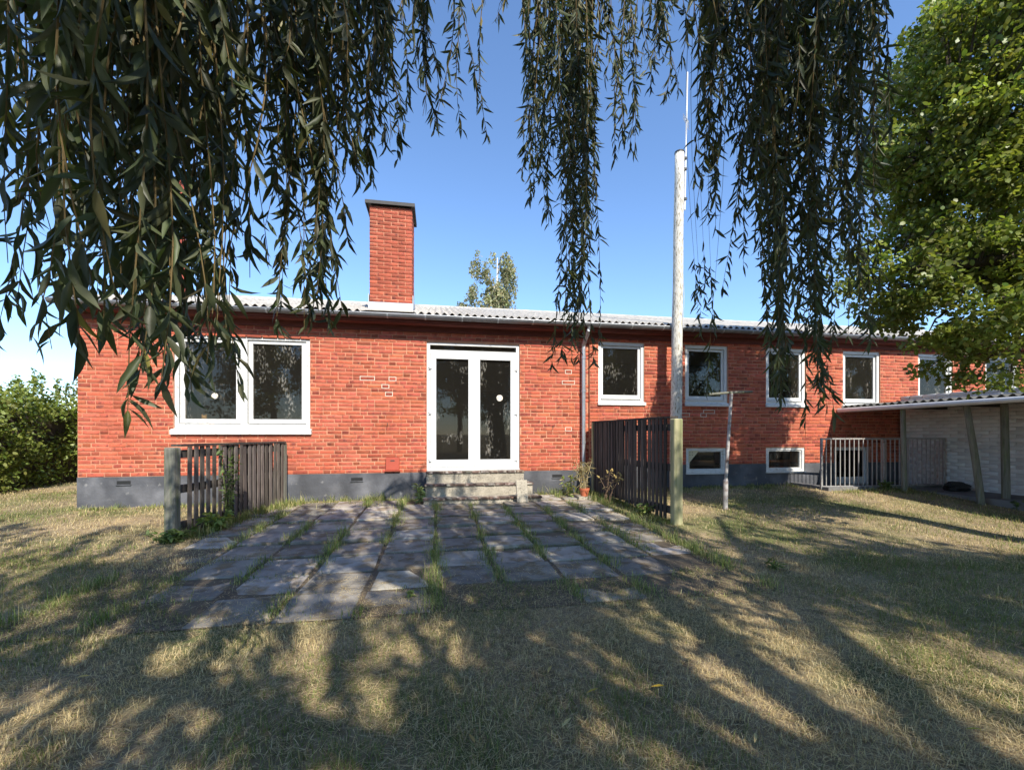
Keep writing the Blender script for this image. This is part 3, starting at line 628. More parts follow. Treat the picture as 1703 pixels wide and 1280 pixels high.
# ------------------------------------------------------------------ leaves
def leaf_t(nst, wmax=.5):
    st_ = {5: [(0, .05), (.18, .62), (.42, 1), (.72, .62)], 3: [(0, .08), (.4, 1)], 4: [(0, .1), (.3, .95), (.65, .8)]}[nst]
    V = []; F = []
    for t, wd in st_: V += [(-wd*.5, t, .10*wd-.22*t*t), (0, t, -.22*t*t), (wd*.5, t, .10*wd-.22*t*t)]
    V.append((0, 1, -.22)); k = len(st_)
    for i in range(k-1):
        a, b = 3*i, 3*(i+1); F += [(a, a+1, b+1), (a, b+1, b), (a+1, a+2, b+2), (a+1, b+2, b+1)]
    a = 3*(k-1); F += [(a, a+1, 3*k), (a+1, a+2, 3*k)]
    return np.array(V, float), np.array(F)
LT5, LF5 = leaf_t(5); LT3, LF3 = leaf_t(3); LT4, LF4 = leaf_t(4)
LTR = np.array([(0, 0, 0), (-.42, .26, .05), (.42, .26, .05), (-.42, .66, -.06), (.42, .66, -.06), (0, 1, -.22)]); LFR = np.array([(0, 2, 1), (1, 2, 4), (1, 4, 3), (3, 4, 5)])

# ------------------------------------------------------------------ weeping willow
trunk_p = Vector((2.6, -3.2, 0))
wil = thing('willow_tree', 'weeping willow with long hanging leafy twigs across the top of the view', 'tree', trunk_p)
wl_loc = np.array(trunk_p)
mb = MB(); mb.tube([(0, 0, -.3), (.05, 0, .8), (-.1, .1, 2.2), (-.15, .2, 3.6)], [.46, .36, .32, .28], 14); mb.build('trunk', M['bark'], wil, smooth=True)
limbs = [[(-.15, .2, 3.3), (-1.4, 1.5, 4.7), (-2.8, 3.2, 4.6), (-3.75, 4.5, 3.3)], [(-.15, .2, 3.5), (-1.0, 2.5, 5.6), (-1.9, 4.6, 5.5), (-2.3, 6.1, 4.7)], [(-.12, .2, 3.4), (.5, 2.2, 5.2), (.1, 4.2, 5.0), (-.3, 5.2, 4.2)], [(-.1, .2, 3.3), (1.6, .9, 5.2), (2.8, 2.2, 6.0)], [(-.1, .2, 3.4), (.6, -1.6, 5.8), (.9, -3.2, 6.9)], [(-.15, .2, 3.4), (-2.2, -.6, 5.6), (-4.6, -.6, 6.6)], [(-.15, .2, 3.5), (-.3, .2, 6), (-.6, .4, 8.2)]]
for l in limbs: MB().tube(l, list(np.linspace(.12, .03, len(l))), 10).build('limb', M['bark'], wil, smooth=True)
LP = [trunk_p+Vector(a_).lerp(Vector(b_), q/6) for l in limbs for a_, b_ in zip(l, l[1:]) for q in range(7)]
def to_limb(p, r=.012):
    q = min(LP, key=lambda v: (v-p).length+(0 if v.z > p.z else 2)); m_ = (p+q)/2+Vector((0, 0, .25)); tw.tube([q-trunk_p, m_-trunk_p, p-trunk_p], [r*1.4, r, r*.5], 5, cap=False)
tw = MB(); leafs = []
def strand(top, length, n_leaf, llen, sway, detail, twig=True, r0=.006, start=0., blow=0.):
    k = 8; d = Vector((random.uniform(-1, 1), random.uniform(-1, 1), 0))*sway; ph = random.uniform(0, 6)
    pts = [top+Vector((d.x*t*t+.03*math.sin(ph+t*5)+blow*t*t, d.y*t*t+.03*math.cos(ph*1.3+t*4), -length*t)) for t in np.linspace(0, 1, k)]
    if twig: tw.tube([p-trunk_p for p in pts], list(np.linspace(r0, r0*.35, k)), 4, cap=False)
    P = np.array(pts); t = np.sort(rng.uniform(start, 1, n_leaf)); s = t*(k-1); i = np.minimum(s.astype(int), k-2); f = (s-i)[:, None]
    p = P[i]*(1-f)+P[i+1]*f
    az = rng.uniform(0, 6.283, n_leaf); el = rng.normal(.55, .28, n_leaf)
    D = np.c_[np.cos(az)*np.sin(el), np.sin(az)*np.sin(el), -np.cos(el)]
    ln = llen*rng.uniform(.55, 1.2, n_leaf)*(1-.25*t)
    leafs.append((p, D, ln, np.full(n_leaf, detail)))
# visible curtains: (x0, x1, bottom y range, depth range, strands, leaf length, leaves per metre)
CL = [(2, 60, 120, 260, 1.2, 1.8, 6, .105, 40), (40, 110, 300, 590, 1.1, 1.6, 6, .115, 34), (90, 170, 400, 620, .95, 1.5, 8, .13, 36), (150, 240, 400, 600, .95, 1.5, 13, .13, 36),
 (220, 300, 500, 690, 1.0, 1.6, 11, .13, 36), (260, 400, 540, 680, 1.2, 1.6, 9, .12, 34), (290, 400, 400, 640, 1.1, 1.8, 10, .115, 36), (60, 420, 140, 400, 1.1, 2.1, 33, .12, 42), (395, 425, 560, 705, 1.3, 1.6, 1, .10, 18), (425, 480, 200, 450, 1.4, 2.0, 4, .11, 30),
 (470, 565, 380, 560, 1.6, 2.1, 15, .12, 46), (440, 600, 100, 330, 1.6, 2.4, 24, .12, 46), (560, 650, 180, 320, 1.9, 2.5, 12, .115, 46), (640, 715, 90, 230, 2.0, 2.7, 10, .11, 46), (745, 795, 180, 240, 2.4, 2.8, 4, .10, 46), (780, 850, 10, 65, 2.6, 3.0, 3, .10, 40),
 (868, 900, 180, 310, 2.8, 3.2, 4, .11, 44), (885, 985, 220, 400, 2.7, 3.4, 21, .12, 48), (925, 1000, 420, 610, 2.7, 3.2, 14, .115, 50), (985, 1060, 120, 280, 2.8, 3.4, 12, .11, 48), (1060, 1110, 60, 190, 2.8, 3.4, 9, .11, 48), (955, 980, 560, 600, 2.9, 3.1, 2, .10, 46),
 (1145, 1190, 90, 190, 2.3, 2.9, 7, .11, 48), (1165, 1240, 200, 390, 2.2, 2.9, 16, .11, 50), (1230, 1320, 250, 540, 2.1, 2.8, 17, .115, 48), (1235, 1300, 520, 690, 2.1, 2.6, 10, .115, 54), (1310, 1375, 500, 720, 2.2, 2.7, 11, .115, 54), (1290, 1470, 120, 420, 2.2, 3.0, 27, .115, 46), (1370, 1480, 380, 600, 2.4, 3.0, 15, .115, 46), (1440, 1465, 50, 110, 2.2, 2.6, 3, .11, 44), (1330, 1350, 660, 735, 2.3, 2.5, 2, .11, 46)]
for (xa, xb, ya, yb, da, db, n, ll, dens) in CL:
    to_limb(pix((xa+xb)/2, -60, (da+db)/2)+Vector((0, 0, .15)))
    for _ in range(n):
        x = random.uniform(xa, xb); yv = random.uniform(ya, yb); dp_ = random.uniform(da, db)
        bot = pix(x, yv, dp_); topz = pix(x, -25, dp_).z+random.uniform(.0, .3); ln = topz-bot.z
        strand(Vector((bot.x+random.uniform(-.05, .05), bot.y+random.uniform(-.05, .05), topz)), ln, int(ln*dens), ll, .07, 5 if dp_ < 1.9 else 4, r0=.0035)
# lower twig group near the mast
for x, yv in ((1150, 545), (1160, 560), (1172, 510), (1185, 560), (1195, 655)):
    bot = pix(x, yv, 2.5); topz = pix(x, -60, 2.5).z+.3; ln = topz-bot.z; strand(Vector((bot.x, bot.y, topz)), ln, 24, .09, .04, 4, r0=.002, start=.82)
nvis = sum(len(l[0]) for l in leafs)
# unseen rest of the crown, above and behind camera: laid out to shade lawn
def plane_top(x, y):                                   # lowest height that stays above the picture
    d = x*sT+y*cT; return CAMZ+.35+max(d, 0)*1.03 if d > 0 else 2.0
def cover(x, y):                                       # wanted shade per lawn spot; unseen clumps are set along its sun ray
    c = 1. if y < 4.2 else .7
    if .5 < x < 6 and y < 4: c = 1.
    elif y < 4: c = .72
    if y > 5.2: c *= .75
    if x < -3.2 and y > 4.6: c *= .25
    if x > 2.9 and y > 4.4: c *= .12
    return c
nc = 0; tries = 0
while nc < 440 and tries < 20000:
    tries += 1; gx_, gy_ = random.uniform(-6.5, 8), random.uniform(-1.5, 6.7)
    if random.random() > cover(gx_, gy_): continue
    d_ = random.uniform(2.6, 11.5); p = Vector((gx_, gy_, 0))-sdir*d_
    if p.z < plane_top(p.x, p.y)+.9 or p.z > 8.8 or (p.xy-Vector((0, -2.6))).length > 7.2: continue
    if vn(p.x*1.0, p.y+p.z*.7, 1.1, 5) < .36: continue
    nc += 1; to_limb(p+Vector((0, 0, .4)), .006)
    for _ in range(8):
        q = p+Vector((random.gauss(0, .27), random.gauss(0, .27), random.uniform(.0, .5))); strand(q, random.uniform(.45, .9), 24, .2, .15, 3, twig=False)
P = np.vstack([l[0] for l in leafs]); D = np.vstack([l[1] for l in leafs]); LN = np.concatenate([l[2] for l in leafs]); DT = np.concatenate([l[3] for l in leafs])
Xv, Yv, Zv = frames(D, rng.uniform(0, 6.283, len(D)))
wd = LN*np.where(DT == 5, rng.uniform(.17, .23, len(LN)), rng.uniform(.14, .2, len(LN))); cur = LN*rng.uniform(.2, 1.3, len(LN))*rng.choice([-1, 1], len(LN))
px_, py_, pd = proj(P+D*LN[:, None]*.5); sz = np.where((px_ > 20) & (px_ < 1680) & (py_ > 10) & (py_ < 900) & (pd > .3), LN/np.maximum(pd, .1), 0)
big_i = np.argsort(-sz)[:300]; isb = np.zeros(len(P), bool); isb[big_i] = True
cr = rng.uniform(.7, 1.35, len(P))[:, None]*np.array([1, 1, 1.])+rng.normal(0, .06, (len(P), 3)); yel = rng.random(len(P)) < .025; cr[yel] *= np.array([2.6, 2.0, 1.2])
Vs, Fs, Cs = [], [], []; off = 0
for det, T, TF in ((5, LT5, LF5), (4, LT4, LF4), (3, LTR, LFR)):
    i = np.where((DT == det) & ~isb)[0]
    v, f, c = inst(T, TF, P[i]-wl_loc, Xv[i], Yv[i], Zv[i], wd[i]*(1.5 if det == 3 else 1), LN[i], cur[i], cr[i]); Vs.append(v); Fs.append(f+off); Cs.append(c); off += len(v)
crown = link('crown', fast('crown', np.vstack(Vs), np.vstack(Fs), M['leaf'], np.vstack(Cs)), wil); tag(crown, kind='stuff')
tag(tw.build('hanging_twigs', M['twig'], wil), kind='stuff')
lm = [fast('leaf', np.c_[LT5[:, 0], LT5[:, 1], LT5[:, 2]*q], LF5, M['leaf'], np.ones((len(LT5), 3))) for q in (1.0, -1.0)]
for i in big_i:
    o = link('leaf', lm[0 if cur[i] > 0 else 1], wil); q = abs(cur[i]); p = P[i]-wl_loc
    m4 = Matrix(((Xv[i][0]*wd[i], Yv[i][0]*LN[i], Zv[i][0]*q, p[0]), (Xv[i][1]*wd[i], Yv[i][1]*LN[i], Zv[i][1]*q, p[1]), (Xv[i][2]*wd[i], Yv[i][2]*LN[i], Zv[i][2]*q, p[2]), (0, 0, 0, 1)))
    o.matrix_basis = m4; o.color = (*cr[i], 1)

# ------------------------------------------------------------------ broad-leaved trees and hedge
def foliage(name, m, parent, clusters, per, lsize, ratio=.62, tmpl=(LT3, LF3), vary=.35, droop=.4, loc=None):
    P, S = [], []
    for c, r in clusters:
        n = int(per*random.uniform(.7, 1.3)); q = rng.normal(size=(n, 3)); q = q/np.linalg.norm(q, axis=1, keepdims=True)*np.cbrt(rng.random((n, 1)))*1.0
        P.append(np.array(c)+q*np.array(r)); S.append(np.full(n, random.uniform(1-vary, 1+vary)))
    P = np.vstack(P); S = np.concatenate(S); n = len(P)
    D = rng.normal(size=(n, 3)); D[:, 2] -= droop; X, Yd, Z = frames(D, rng.normal(0, .8, n)); ln = lsize*rng.uniform(.6, 1.25, n)
    c = (S*rng.uniform(.75, 1.3, n))[:, None]*(1+rng.normal(0, .07, (n, 3)))
    v, f, c = inst(tmpl[0], tmpl[1], P, X, Yd, Z, ln*ratio, ln, ln*.6*rng.choice([-1, 1], n), c)
    o = link(name, fast(name, v, f, M[m], c), parent); tag(o, kind='stuff'); return o
def lobes(cs, n, inner=.35):
    out = []; vol = [r[0]*r[1]*r[2] for _, r in cs]
    for _ in range(n):
        c, r = random.choices(cs, vol)[0]; q = Vector((random.gauss(0, 1), random.gauss(0, 1), random.gauss(0, 1))).normalized()*random.uniform(inner, 1)**.6
        out.append((Vector(c)+Vector((q.x*r[0], q.y*r[1], q.z*r[2])), None))
    return out
# large tree at the right
tb = Vector((6.9, 2.0, 0)); rt = thing('leafy_tree', 'big bright green broad-leaved tree filling the upper right of the view', 'tree', tb)
lob = [(pix(1720, 190, 4.9)-tb, (1.6, 1.4, 2.3)), (pix(1610, 470, 4.7)-tb, (.95, .95, 1.0)), (pix(1480, 450, 4.9)-tb, (.5, .6, .62)), (pix(1590, 250, 4.8)-tb, (.7, .75, 1.05)), (pix(1690, 540, 4.4)-tb, (.75, .75, .72))]
cl = lobes(lob, 640)
br = MB(); fork = Vector((.1, .5, 2.3)); br.tube([(0, 0, -.3), (.03, .2, 1.2), fork], [.22, .18, .15], 12)
br.build('trunk', M['bark'], rt, smooth=True)
for c, r in lob:
    mid = (fork+Vector(c))/2+Vector((0, 0, .3)); MB().tube([fork, mid, c], [.11, .07, .03], 8).build('limb', M['bark'], rt, smooth=True)
tw2 = MB()
for c, _ in cl:
    l = min(lob, key=lambda q: (Vector(q[0])-c).length)[0]; a = Vector(l)*.55+c*.45; tw2.tube([a, (a+c)/2+Vector((0, 0, .08)), c], [.014, .009, .004], 4, cap=False)
tag(tw2.build('twigs', M['bark'], rt), kind='stuff')
foliage('crown', 'leaf2', rt, [(c, (random.uniform(.16, .28), random.uniform(.16, .28), random.uniform(.1, .2))) for c, _ in cl], 150, .06, .66, (LTR, LFR))
# birch behind the roof
bb = pix(822, 700, 27); bb.z = 0; bt = thing('birch_tree', 'pale drooping birch treetop rising behind the house roof', 'tree', bb)
MB().tube([(0, 0, -.3), (.1, 0, 5), (.2, 0, 12.2)], [.22, .14, .03], 8).build('trunk', M['birchbark'], bt, smooth=True)
blob = [(pix(830, 470, 27)-bb, (1.1, 1.2, 1.9)), (pix(808, 525, 27)-bb, (2.1, 1.6, 1.9)), (pix(800, 600, 27)-bb, (2.6, 2.4, 2.6)), (pix(858, 445, 27)-bb, (.5, .6, .9)), (pix(795, 452, 27)-bb, (.5, .6, .9)), (pix(835, 430, 27)-bb, (.6, .6, .6))]
for c, r in blob: MB().tube([(.15, 0, c.z-1.2), c], [.06, .015], 6).build('limb', M['birchbark'], bt)
foliage('crown', 'birch', bt, [(c, (.26, .26, .55)) for c, _ in lobes(blob, 330, .3)], 80, .17, .6, (LTR, LFR), .3, 1.2)
# garden trees behind the photographer: they show as dark reflections in the panes
def back_tree(label, loc, h):
    t = thing('garden_tree', label, 'tree', loc, 'garden trees mirrored in the panes'); f_ = Vector((0, .1, h*.35))
    MB().tube([(0, 0, -.3), (.05, .05, h*.2), f_], [.2, .16, .13], 10).build('trunk', M['bark'], t, smooth=True)
    lb = [(Vector((random.gauss(0, 1.3), random.gauss(0, .8), h*random.uniform(.35, .85))), (1.7, 1.4, 1.5)) for _ in range(7)]
    for c, r in lb: MB().tube([f_, (f_+c)/2, c], [.09, .06, .02], 6).build('limb', M['bark'], t)
    foliage('crown', 'leaf2', t, [(c, (.45, .45, .35)) for c, _ in lobes(lb, 200)], 55, .16, .66, (LTR, LFR))
back_tree('leafy garden tree seen only as a dark reflection in the upper right windows', (9.5, -7, 0), 7.5)
back_tree('leafy garden tree seen only as a dark reflection in the large left window', (-8.5, -9, 0), 8)
back_tree('leafy garden tree seen only as a dark reflection in the terrace door panes', (1.5, -14, 0), 9)
back_tree('leafy garden tree seen only as a dark reflection in the first small upper window', (15, -9.5, 0), 8)
back_tree('leafy garden tree seen only as a dark reflection in the third small upper window', (19, -5, 0), 8)
back_tree('leafy garden tree seen only as a dark reflection in the fourth small upper window', (25, -6, 0), 9)
# hedge beyond the left corner
hd = thing('garden_hedge', 'tall dense green hedge along the lawn left of the house', 'hedge', (-9.2, 13, 0))
hc = []
for _ in range(620):
    y_ = random.uniform(-6.5, 9); side = random.random(); x = .75 if side < .6 else random.uniform(-.7, .75); z = random.uniform(.1, 2.0) if side < .6 else random.uniform(1.7, 2.15)
    hc.append(((x+random.uniform(-.25, .15)+.25*math.sin(y_*1.3), y_, z), (.25, .3, .22)))
for _ in range(60): y_ = random.uniform(-6.5, 9); hc.append(((random.uniform(-.6, .6), y_, random.uniform(2.1, 2.45)), (.06, .06, .28)))
foliage('foliage', 'leaf2', hd, hc, 70, .08, .62, (LTR, LFR))
mb = MB()
for k in range(16):
    y_ = -6.3+k; mb.tube([(0, y_, -.1), (.1, y_+.1, 1.0), (.0, y_, 2.0)], [.05, .04, .015], 6)
mb.box(-.5, .35, -6.5, 9, .0, 1.75); tag(mb.build('stems', M['bark'], hd), kind='stuff')

# ------------------------------------------------------------------ grass
def blades(P, az, lean, h, wd, col, seg=2, curl=.5):
    n = len(P); dx, dy = np.cos(az), np.sin(az); side = np.c_[-dy, dx, np.zeros(n)]; out = np.c_[dx, dy, np.zeros(n)]
    def pt(t, l): return P+out*(h*np.sin(l)*t)[:, None]+np.c_[np.zeros((n, 2)), h*np.cos(l)*t]
    l2 = lean+curl*rng.uniform(.2, 1, n)
    if seg == 2:
        m_ = pt(.55, lean); tip = m_+out*(h*.45*np.sin(l2))[:, None]+np.c_[np.zeros((n, 2)), h*.45*np.cos(l2)]
        V = np.stack([P-side*wd[:, None], P+side*wd[:, None], m_+side*wd[:, None]*.8, m_-side*wd[:, None]*.8, tip], 1); T = np.array([(0, 1, 2), (0, 2, 3), (3, 2, 4)])
    else:
        tip = pt(1, lean); V = np.stack([P-side*wd[:, None], P+side*wd[:, None], tip], 1); T = np.array([(0, 1, 2)])
    k = V.shape[1]; F = (T[None]+(np.arange(n)*k)[:, None, None]).reshape(-1, 3)
    return V.reshape(-1, 3), F, np.repeat(col, k, 0)
def on_patio(x, y):
    e = .5*(vn(x, y, .45, 4)-.5); return (x > PX0+.25+e+.5*(y < 4.6)) & (x < PX1-.1+e) & (y > PY0+.4+e*1.3) & (y < PY1)
def blocked(x, y):
    return (y > YF-.07) & (x > XL-.02) & (y < YF+10.4) | ((x > -.25) & (x < 1.74) & (y > YF-.93) & (y < YF)) | ((x > PIT[0]-.17) & (y > PIT[2]-.17) & (x < PIT[1]+.2) & (y < YF)) | ((x > 8.72) & (y > 1.9) & (y < 6.9)) | ((np.hypot(x-trunk_p.x, y-trunk_p.y) < .45))
def scatter(n, dmin, dmax, power, xm=1.32):
    u = rng.random(n); d = (dmin**power+u*(dmax**power-dmin**power))**(1/power); xc = rng.uniform(-xm, xm, n)*d
    x = xc*cT+d*sT; y = -xc*sT+d*cT; k = ~blocked(x, y); return x[k], y[k], d[k]
def grass_col(x, y, dry):
    n = len(x); dryc = np.array([.56, .445, .24]); brown = np.array([.30, .21, .12]); gr = np.array([.17, .205, .055]); pale = np.array([.68, .57, .35])
    c = np.where((rng.random(n) < dry)[:, None], dryc, gr); b = rng.random(n); c = np.where((b < .16)[:, None], brown, c); c = np.where((b > .9)[:, None] & (rng.random(n) < dry)[:, None], pale, c)
    return c*rng.uniform(.65, 1.3, n)[:, None]
Vs, Fs, Cs, off = [], [], [], 0
def push(r):
    global off
    Vs.append(r[0]); Fs.append(r[1]+off); Cs.append(r[2]); off += len(r[0])
def flush(name):
    global off
    o = link(name, fast(name, np.vstack(Vs), np.vstack(Fs), M['grass'], np.vstack(Cs))); Vs.clear(); Fs.clear(); Cs.clear(); off = 0; return o
def dryness(x, y): return np.clip(.58+1.8*(vn(x, y, 1.1, 1)-.52)+1.1*(vn(x, y, .4, 6)-.5)+.18*sm(5, 9, np.hypot(x, y)), .12, .98)
for (n, a, b, pw, seg, hs, wsc) in ((150000, .9, 4.2, 1.35, 2, 1., 1.), (120000, 3.8, 9, 1.2, 2, 1.15, 1.7), (90000, 8, 22, 1.2, 1, 1.6, 4.)):
    x, y, d = scatter(n, a, b, pw); k = ~on_patio(x, y); x, y, d = x[k], y[k], d[k]; n = len(x)
    dr = dryness(x, y); h = (.014+.034*rng.random(n)**1.5+.028*(1-dr)*rng.random(n))*hs*(.65+.8*vn(x, y, .22, 15))
    push(blades(np.c_[x, y, gz(x, y)-.004], rng.uniform(0, 6.283, n), rng.uniform(.1, 1.15, n), h, rng.uniform(.0009, .0017, n)*wsc, grass_col(x, y, dr), seg))
tag(flush('lawn_grass'), 'short patchy dry and green lawn grass covering the garden', 'grass', kind='stuff')
# loose straw and clippings lying on the lawn and drifting over the slabs
for (n, a, b, pw, wsc) in ((125000, .9, 4.5, 1.4, 1.), (50000, 4, 9, 1.2, 1.8)):
    x, y, d = scatter(n, a, b, pw); op = on_patio(x, y); edge = np.clip((y-PY0)/1.1, 0, 1)
    k = (~op | (rng.random(len(x)) < .75*(1-edge)**1.3*vn(x, y, .35, 9)*1.6+.22*vn(x, y, .25, 13)**1.5)) & (rng.random(len(x)) < .25+1.1*vn(x, y, .5, 8)); x, y, d, op = x[k], y[k], d[k], op[k]; n = len(x)
    h = rng.uniform(.02, .075, n); z = gz(x, y)+np.where(op, .026, .003)+.014*rng.random(n)*(~op)
    push(blades(np.c_[x, y, z], rng.uniform(0, 6.283, n), rng.uniform(1.35, 1.72, n), h, rng.uniform(.0007, .0014, n)*wsc, grass_col(x, y, np.full(n, .93))*np.array([1.02, 1., .98]), 2, .25))
tag(flush('straw_clippings'), 'loose straw coloured mowing clippings strewn over the lawn and patio edge', 'clippings', kind='stuff')
# tufts in the slab joints and along the plinth
def tufts(name, label, cat, cent, nb, hr, spread, colr, lean=.55, w=.0022):
    x = np.concatenate([np.full(nb_, c[0]) for c, nb_ in zip(cent, nb)]); y = np.concatenate([np.full(nb_, c[1]) for c, nb_ in zip(cent, nb)]); hh = np.concatenate([np.full(nb_, c[2]) for c, nb_ in zip(cent, nb)])
    n = len(x); x = x+rng.normal(0, spread, n); y = y+rng.normal(0, spread*1.4, n); k = ~blocked(x, y); x, y, hh = x[k], y[k], hh[k]; n = len(x)
    cc = np.array(colr)[rng.integers(0, len(colr), n)]*rng.uniform(.6, 1.4, n)[:, None]
    push(blades(np.c_[x, y, gz(x, y)+.005], rng.uniform(0, 6.283, n), np.abs(rng.normal(0, lean, n)), hh*rng.uniform(.4, 1.1, n), rng.uniform(.6, 1.3, n)*w, cc, 2, .8)); return tag(flush(name), label, cat, kind='stuff')
cent, nb = [], []
for i in range(11):
    xj = -2.36-.261+i*.522
    for y in np.arange(3.0, 7.3, .06):
        if vn(xj*3, y, .35, 11) > .38+.08*abs(xj)/3 : cent.append((xj+random.gauss(0, .022), y, random.uniform(.04, .15)*(.6+vn(xj, y, .6, 3)))); nb.append(random.randint(14, 46))
for j in range(9):
    yj = 3.2-.25+j*.503
    for x in np.arange(-2.5, 2.6, .06):
        if vn(x, yj*3, .3, 12) > .5: cent.append((x, yj+random.gauss(0, .012), random.uniform(.02, .055))); nb.append(random.randint(5, 18))
GREENS = [(.13, .19, .045), (.17, .22, .06), (.26, .29, .10), (.40, .36, .17)]
tufts('joint_grass', 'green grass tufts growing in rows in the joints between patio slabs', 'grass', cent, nb, 0, .04, GREENS)
cent, nb = [], []
for _ in range(420):
    x = random.uniform(-5.6, 9); y = (YF-.05 if x < 7 else 6.75)-abs(random.gauss(0, .22)); cent.append((x, y, random.uniform(.05, .16)*(1.4 if -2.5 < x < 3 else .8))); nb.append(random.randint(8, 30))
for _ in range(160):
    f_ = random.random(); cent.append((-2.93+.47*f_+random.gauss(.1, .12), 5.4+2.0*f_, random.uniform(.06, .2))); nb.append(random.randint(8, 25))
    cent.append((3.03-.2*f_-abs(random.gauss(.02, .08)), 5.2+2.2*f_, random.uniform(.05, .13))); nb.append(random.randint(6, 20))
tufts('plinth_grass', 'longer yellow-green grass along the house plinth and fence feet', 'grass', cent, nb, 0, .035, [(.26, .28, .09), (.18, .22, .06), (.40, .36, .17), (.11, .15, .04)], .7, .003)

# ------------------------------------------------------------------ individual plants
def plant(name, label, cat, loc, stems, h, spread, n_leaf, ll, lw, cols, stemcol=(.12, .15, .05), leafstart=.1, flower=None, lift=0.):
    t = thing(name, label, cat, (loc[0], loc[1], gzf(loc[0], loc[1])+lift)); mb = MB(); PP, DD = [], []; tips = []
    for s in range(stems):
        a = random.uniform(0, 6.283); hh = h*random.uniform(.55, 1.05); o = Vector((math.cos(a), math.sin(a), 0))*spread*random.uniform(.2, 1)
        b = Vector((random.gauss(0, spread*.15), random.gauss(0, spread*.15), 0)); pts = [b+o*(q**1.8)+Vector((0, 0, hh*q*(1-.12*q))) for q in (0, .3, .6, .85, 1)]
        mb.tube(pts, [.005, .0045, .004, .003, .0015], 5); tips.append(pts[-1])
        for _ in range(n_leaf):
            q = random.uniform(leafstart, 1)*3.999; i = int(q); p = pts[i].lerp(pts[i+1], q-i); PP.append(p); v = Vector((random.gauss(0, 1), random.gauss(0, 1), random.gauss(.1, .5))); DD.append(v)
    stem_m = mat(name+'_stem', stemcol, .8, var=.2); mb.build('stems', stem_m, t)
    P = np.array(PP); D = np.array(DD); n = len(P); X, Yd, Z = frames(D, rng.normal(0, .5, n)); ln = ll*rng.uniform(.5, 1.2, n); c = np.array(cols)[rng.integers(0, len(cols), n)]*rng.uniform(.7, 1.3, n)[:, None]
    v, f, c = inst(LT4, LF4, P, X, Yd, Z, ln*lw, ln, ln*rng.uniform(.3, 1.2, n), c); link('leaves', fast('leaves', v, f, M['weed'], c), t)
    if flower:
        bm = bmesh.new()
        for p in tips:
            for _ in range(5): bmesh.ops.create_icosphere(bm, subdivisions=1, radius=random.uniform(.008, .016), matrix=Matrix.Translation(p+Vector((random.gauss(0, .02), random.gauss(0, .02), random.gauss(0, .01)))))
        me = bpy.data.meshes.new('seed_heads'); bm.to_mesh(me); bm.free(); me.materials.append(mat(name+'_heads', flower, .9)); tag(link('seed_heads', me, t), kind='stuff')
    return t
G1 = [(.10, .15, .04), (.14, .19, .05), (.08, .12, .035)]; DRY = [(.45, .36, .2), (.36, .27, .14), (.3, .26, .12)]; LIME = [(.28, .32, .08), (.2, .26, .06)]
plant('climbing_weed', 'tall leafy green weed growing up the low left fence', 'weed', (-2.62, 6.05), 8, 1.12, .14, 34, .065, .42, G1)
plant('nettle_clump', 'bright green leafy clump at the foot of the low left fence', 'weed', (-2.62, 5.72), 12, .26, .16, 14, .09, .5, LIME)
plant('dark_weed', 'low dark green weed in front of the left fence post', 'weed', (-2.88, 5.32), 14, .16, .24, 12, .08, .5, G1)
plant('thistle', 'upright pale green weed against the plinth left of the steps', 'weed', (-.28, 7.18), 5, .42, .10, 16, .13, .26, [(.2, .27, .1), (.26, .31, .13)])
plant('potted_dry_plant', 'bleached dried plant standing in the terracotta pot', 'plant', (2.45, 6.98), 16, .55, .22, 12, .11, .12, DRY, (.4, .32, .18), lift=.17)
plant('pot_side_weed', 'yellow-green leafy weed behind the terracotta pot', 'weed', (2.30, 7.25), 10, .42, .2, 14, .08, .45, LIME+DRY[:1])
plant('withered_stalks', 'brown withered flower stalks leaning on the dark right fence', 'plant', (2.66, 6.45), 9, .72, .3, 9, .07, .14, DRY+[(.14, .09, .05)], (.17, .11, .07), .3, (.45, .33, .12))
plant('fence_weed', 'small green weed at the foot of the dark right fence', 'weed', (2.86, 5.65), 9, .2, .16, 12, .075, .45, G1+LIME)
plant('railing_weed', 'small green weed growing below the stair railing', 'weed', (8.2, 6.7), 7, .2, .16, 12, .08, .5, G1)
plant('patio_seedling', 'tiny dark leafy seedling between the front patio slabs', 'weed', (-.2, 3.27), 4, .06, .07, 6, .05, .5, G1)
plant('lawn_tuft', 'bright green upright tuft on the right-hand lawn', 'weed', (2.95, 3.4), 10, .08, .09, 5, .08, .12, LIME+G1)
plant('shed_weed', 'leafy weed at the foot of the thickest shed post', 'weed', (8.8, 5.2), 8, .18, .2, 12, .08, .5, G1)
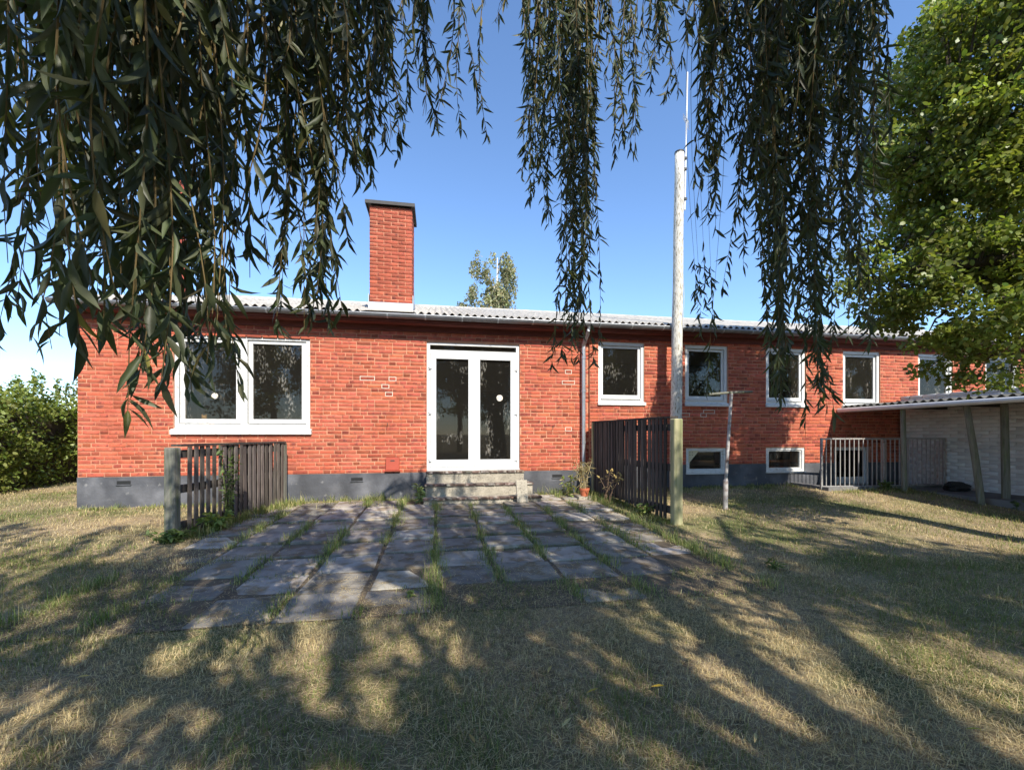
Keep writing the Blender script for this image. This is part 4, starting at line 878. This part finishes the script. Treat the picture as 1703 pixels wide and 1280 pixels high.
# pot on a brick
pz = gzf(2.45, 6.98)
o = MB().cham(-.115, .115, -.055, .055, 0, .055, .004).build('loose_brick', M['conc'], None, loc=(2.45, 6.98, pz)); tag(o, 'single pale brick under the terracotta pot', 'brick')
t = thing('flower_pot', 'small round terracotta flower pot on a brick by the right fence', 'pot', (2.45, 6.98, pz+.055))
mb = MB(); prof = [(.058, 0), (.078, .10), (.084, .10), (.086, .135), (.078, .135), (.072, .10)]; k = 20
mb.add([(r*math.cos(2*math.pi*i/k), r*math.sin(2*math.pi*i/k), z) for r, z in prof for i in range(k)], [(j*k+i, j*k+(i+1) % k, (j+1)*k+(i+1) % k, (j+1)*k+i) for j in range(5) for i in range(k)]+[tuple(range(k))[::-1]])
mb.build('pot_body', M['terra'], t, smooth=False); MB().tube([(0, 0, .10), (0, 0, .115)], .073, 16).build('soil', M['bed'], t)
# fallen leaves
fl = fast('fallen_leaf', np.c_[LT5[:, 0]*.014, LT5[:, 1]*.066, LT5[:, 2]*.03], LF5, M['yleaf'])
for x, y, a, c, lb in ((995, 1157, 1.7, (1, 1, 1), 'yellow willow leaf on the lawn, left one of the central pair'), (1106, 1154, 1.4, (1, .95, .7), 'yellow willow leaf on the lawn, right one of the central pair'), (790, 1250, .3, (.75, .75, 1.4), 'tan curled willow leaf at the bottom edge below the steps'), (150, 1139, 1.5, (.9, .9, 1.6), 'pale fallen leaf in the sunlit grass at far left'), (1635, 1233, 1.3, (.7, .95, .6), 'greenish yellow fallen leaf in the bottom right corner'), (1038, 1045, .9, (1, 1.05, 2.6), 'pale dry leaf on the grass just beyond the patio front edge'), (950, 1208, 2.2, (.95, 1.1, 3), 'whitish dry leaf on the lawn left of centre bottom'), (1257, 1237, 2.4, (.95, 1.1, 3), 'whitish dry leaf on the lawn right of centre bottom'), (917, 1117, 2.6, (.9, 1., 2), 'small beige leaf lying on the lawn below the patio')):
    d = CAMZ*FPX/(y-HOR); p = pix(x, y, d); o = link('fallen_leaf', fl, None, (p.x, p.y, gzf(p.x, p.y)+.042)); o.rotation_euler = (random.uniform(-.12, .12), random.uniform(-.3, .3), a); o.color = (*c, 1); tag(o, lb, 'leaf', 'fallen willow leaves on the lawn')
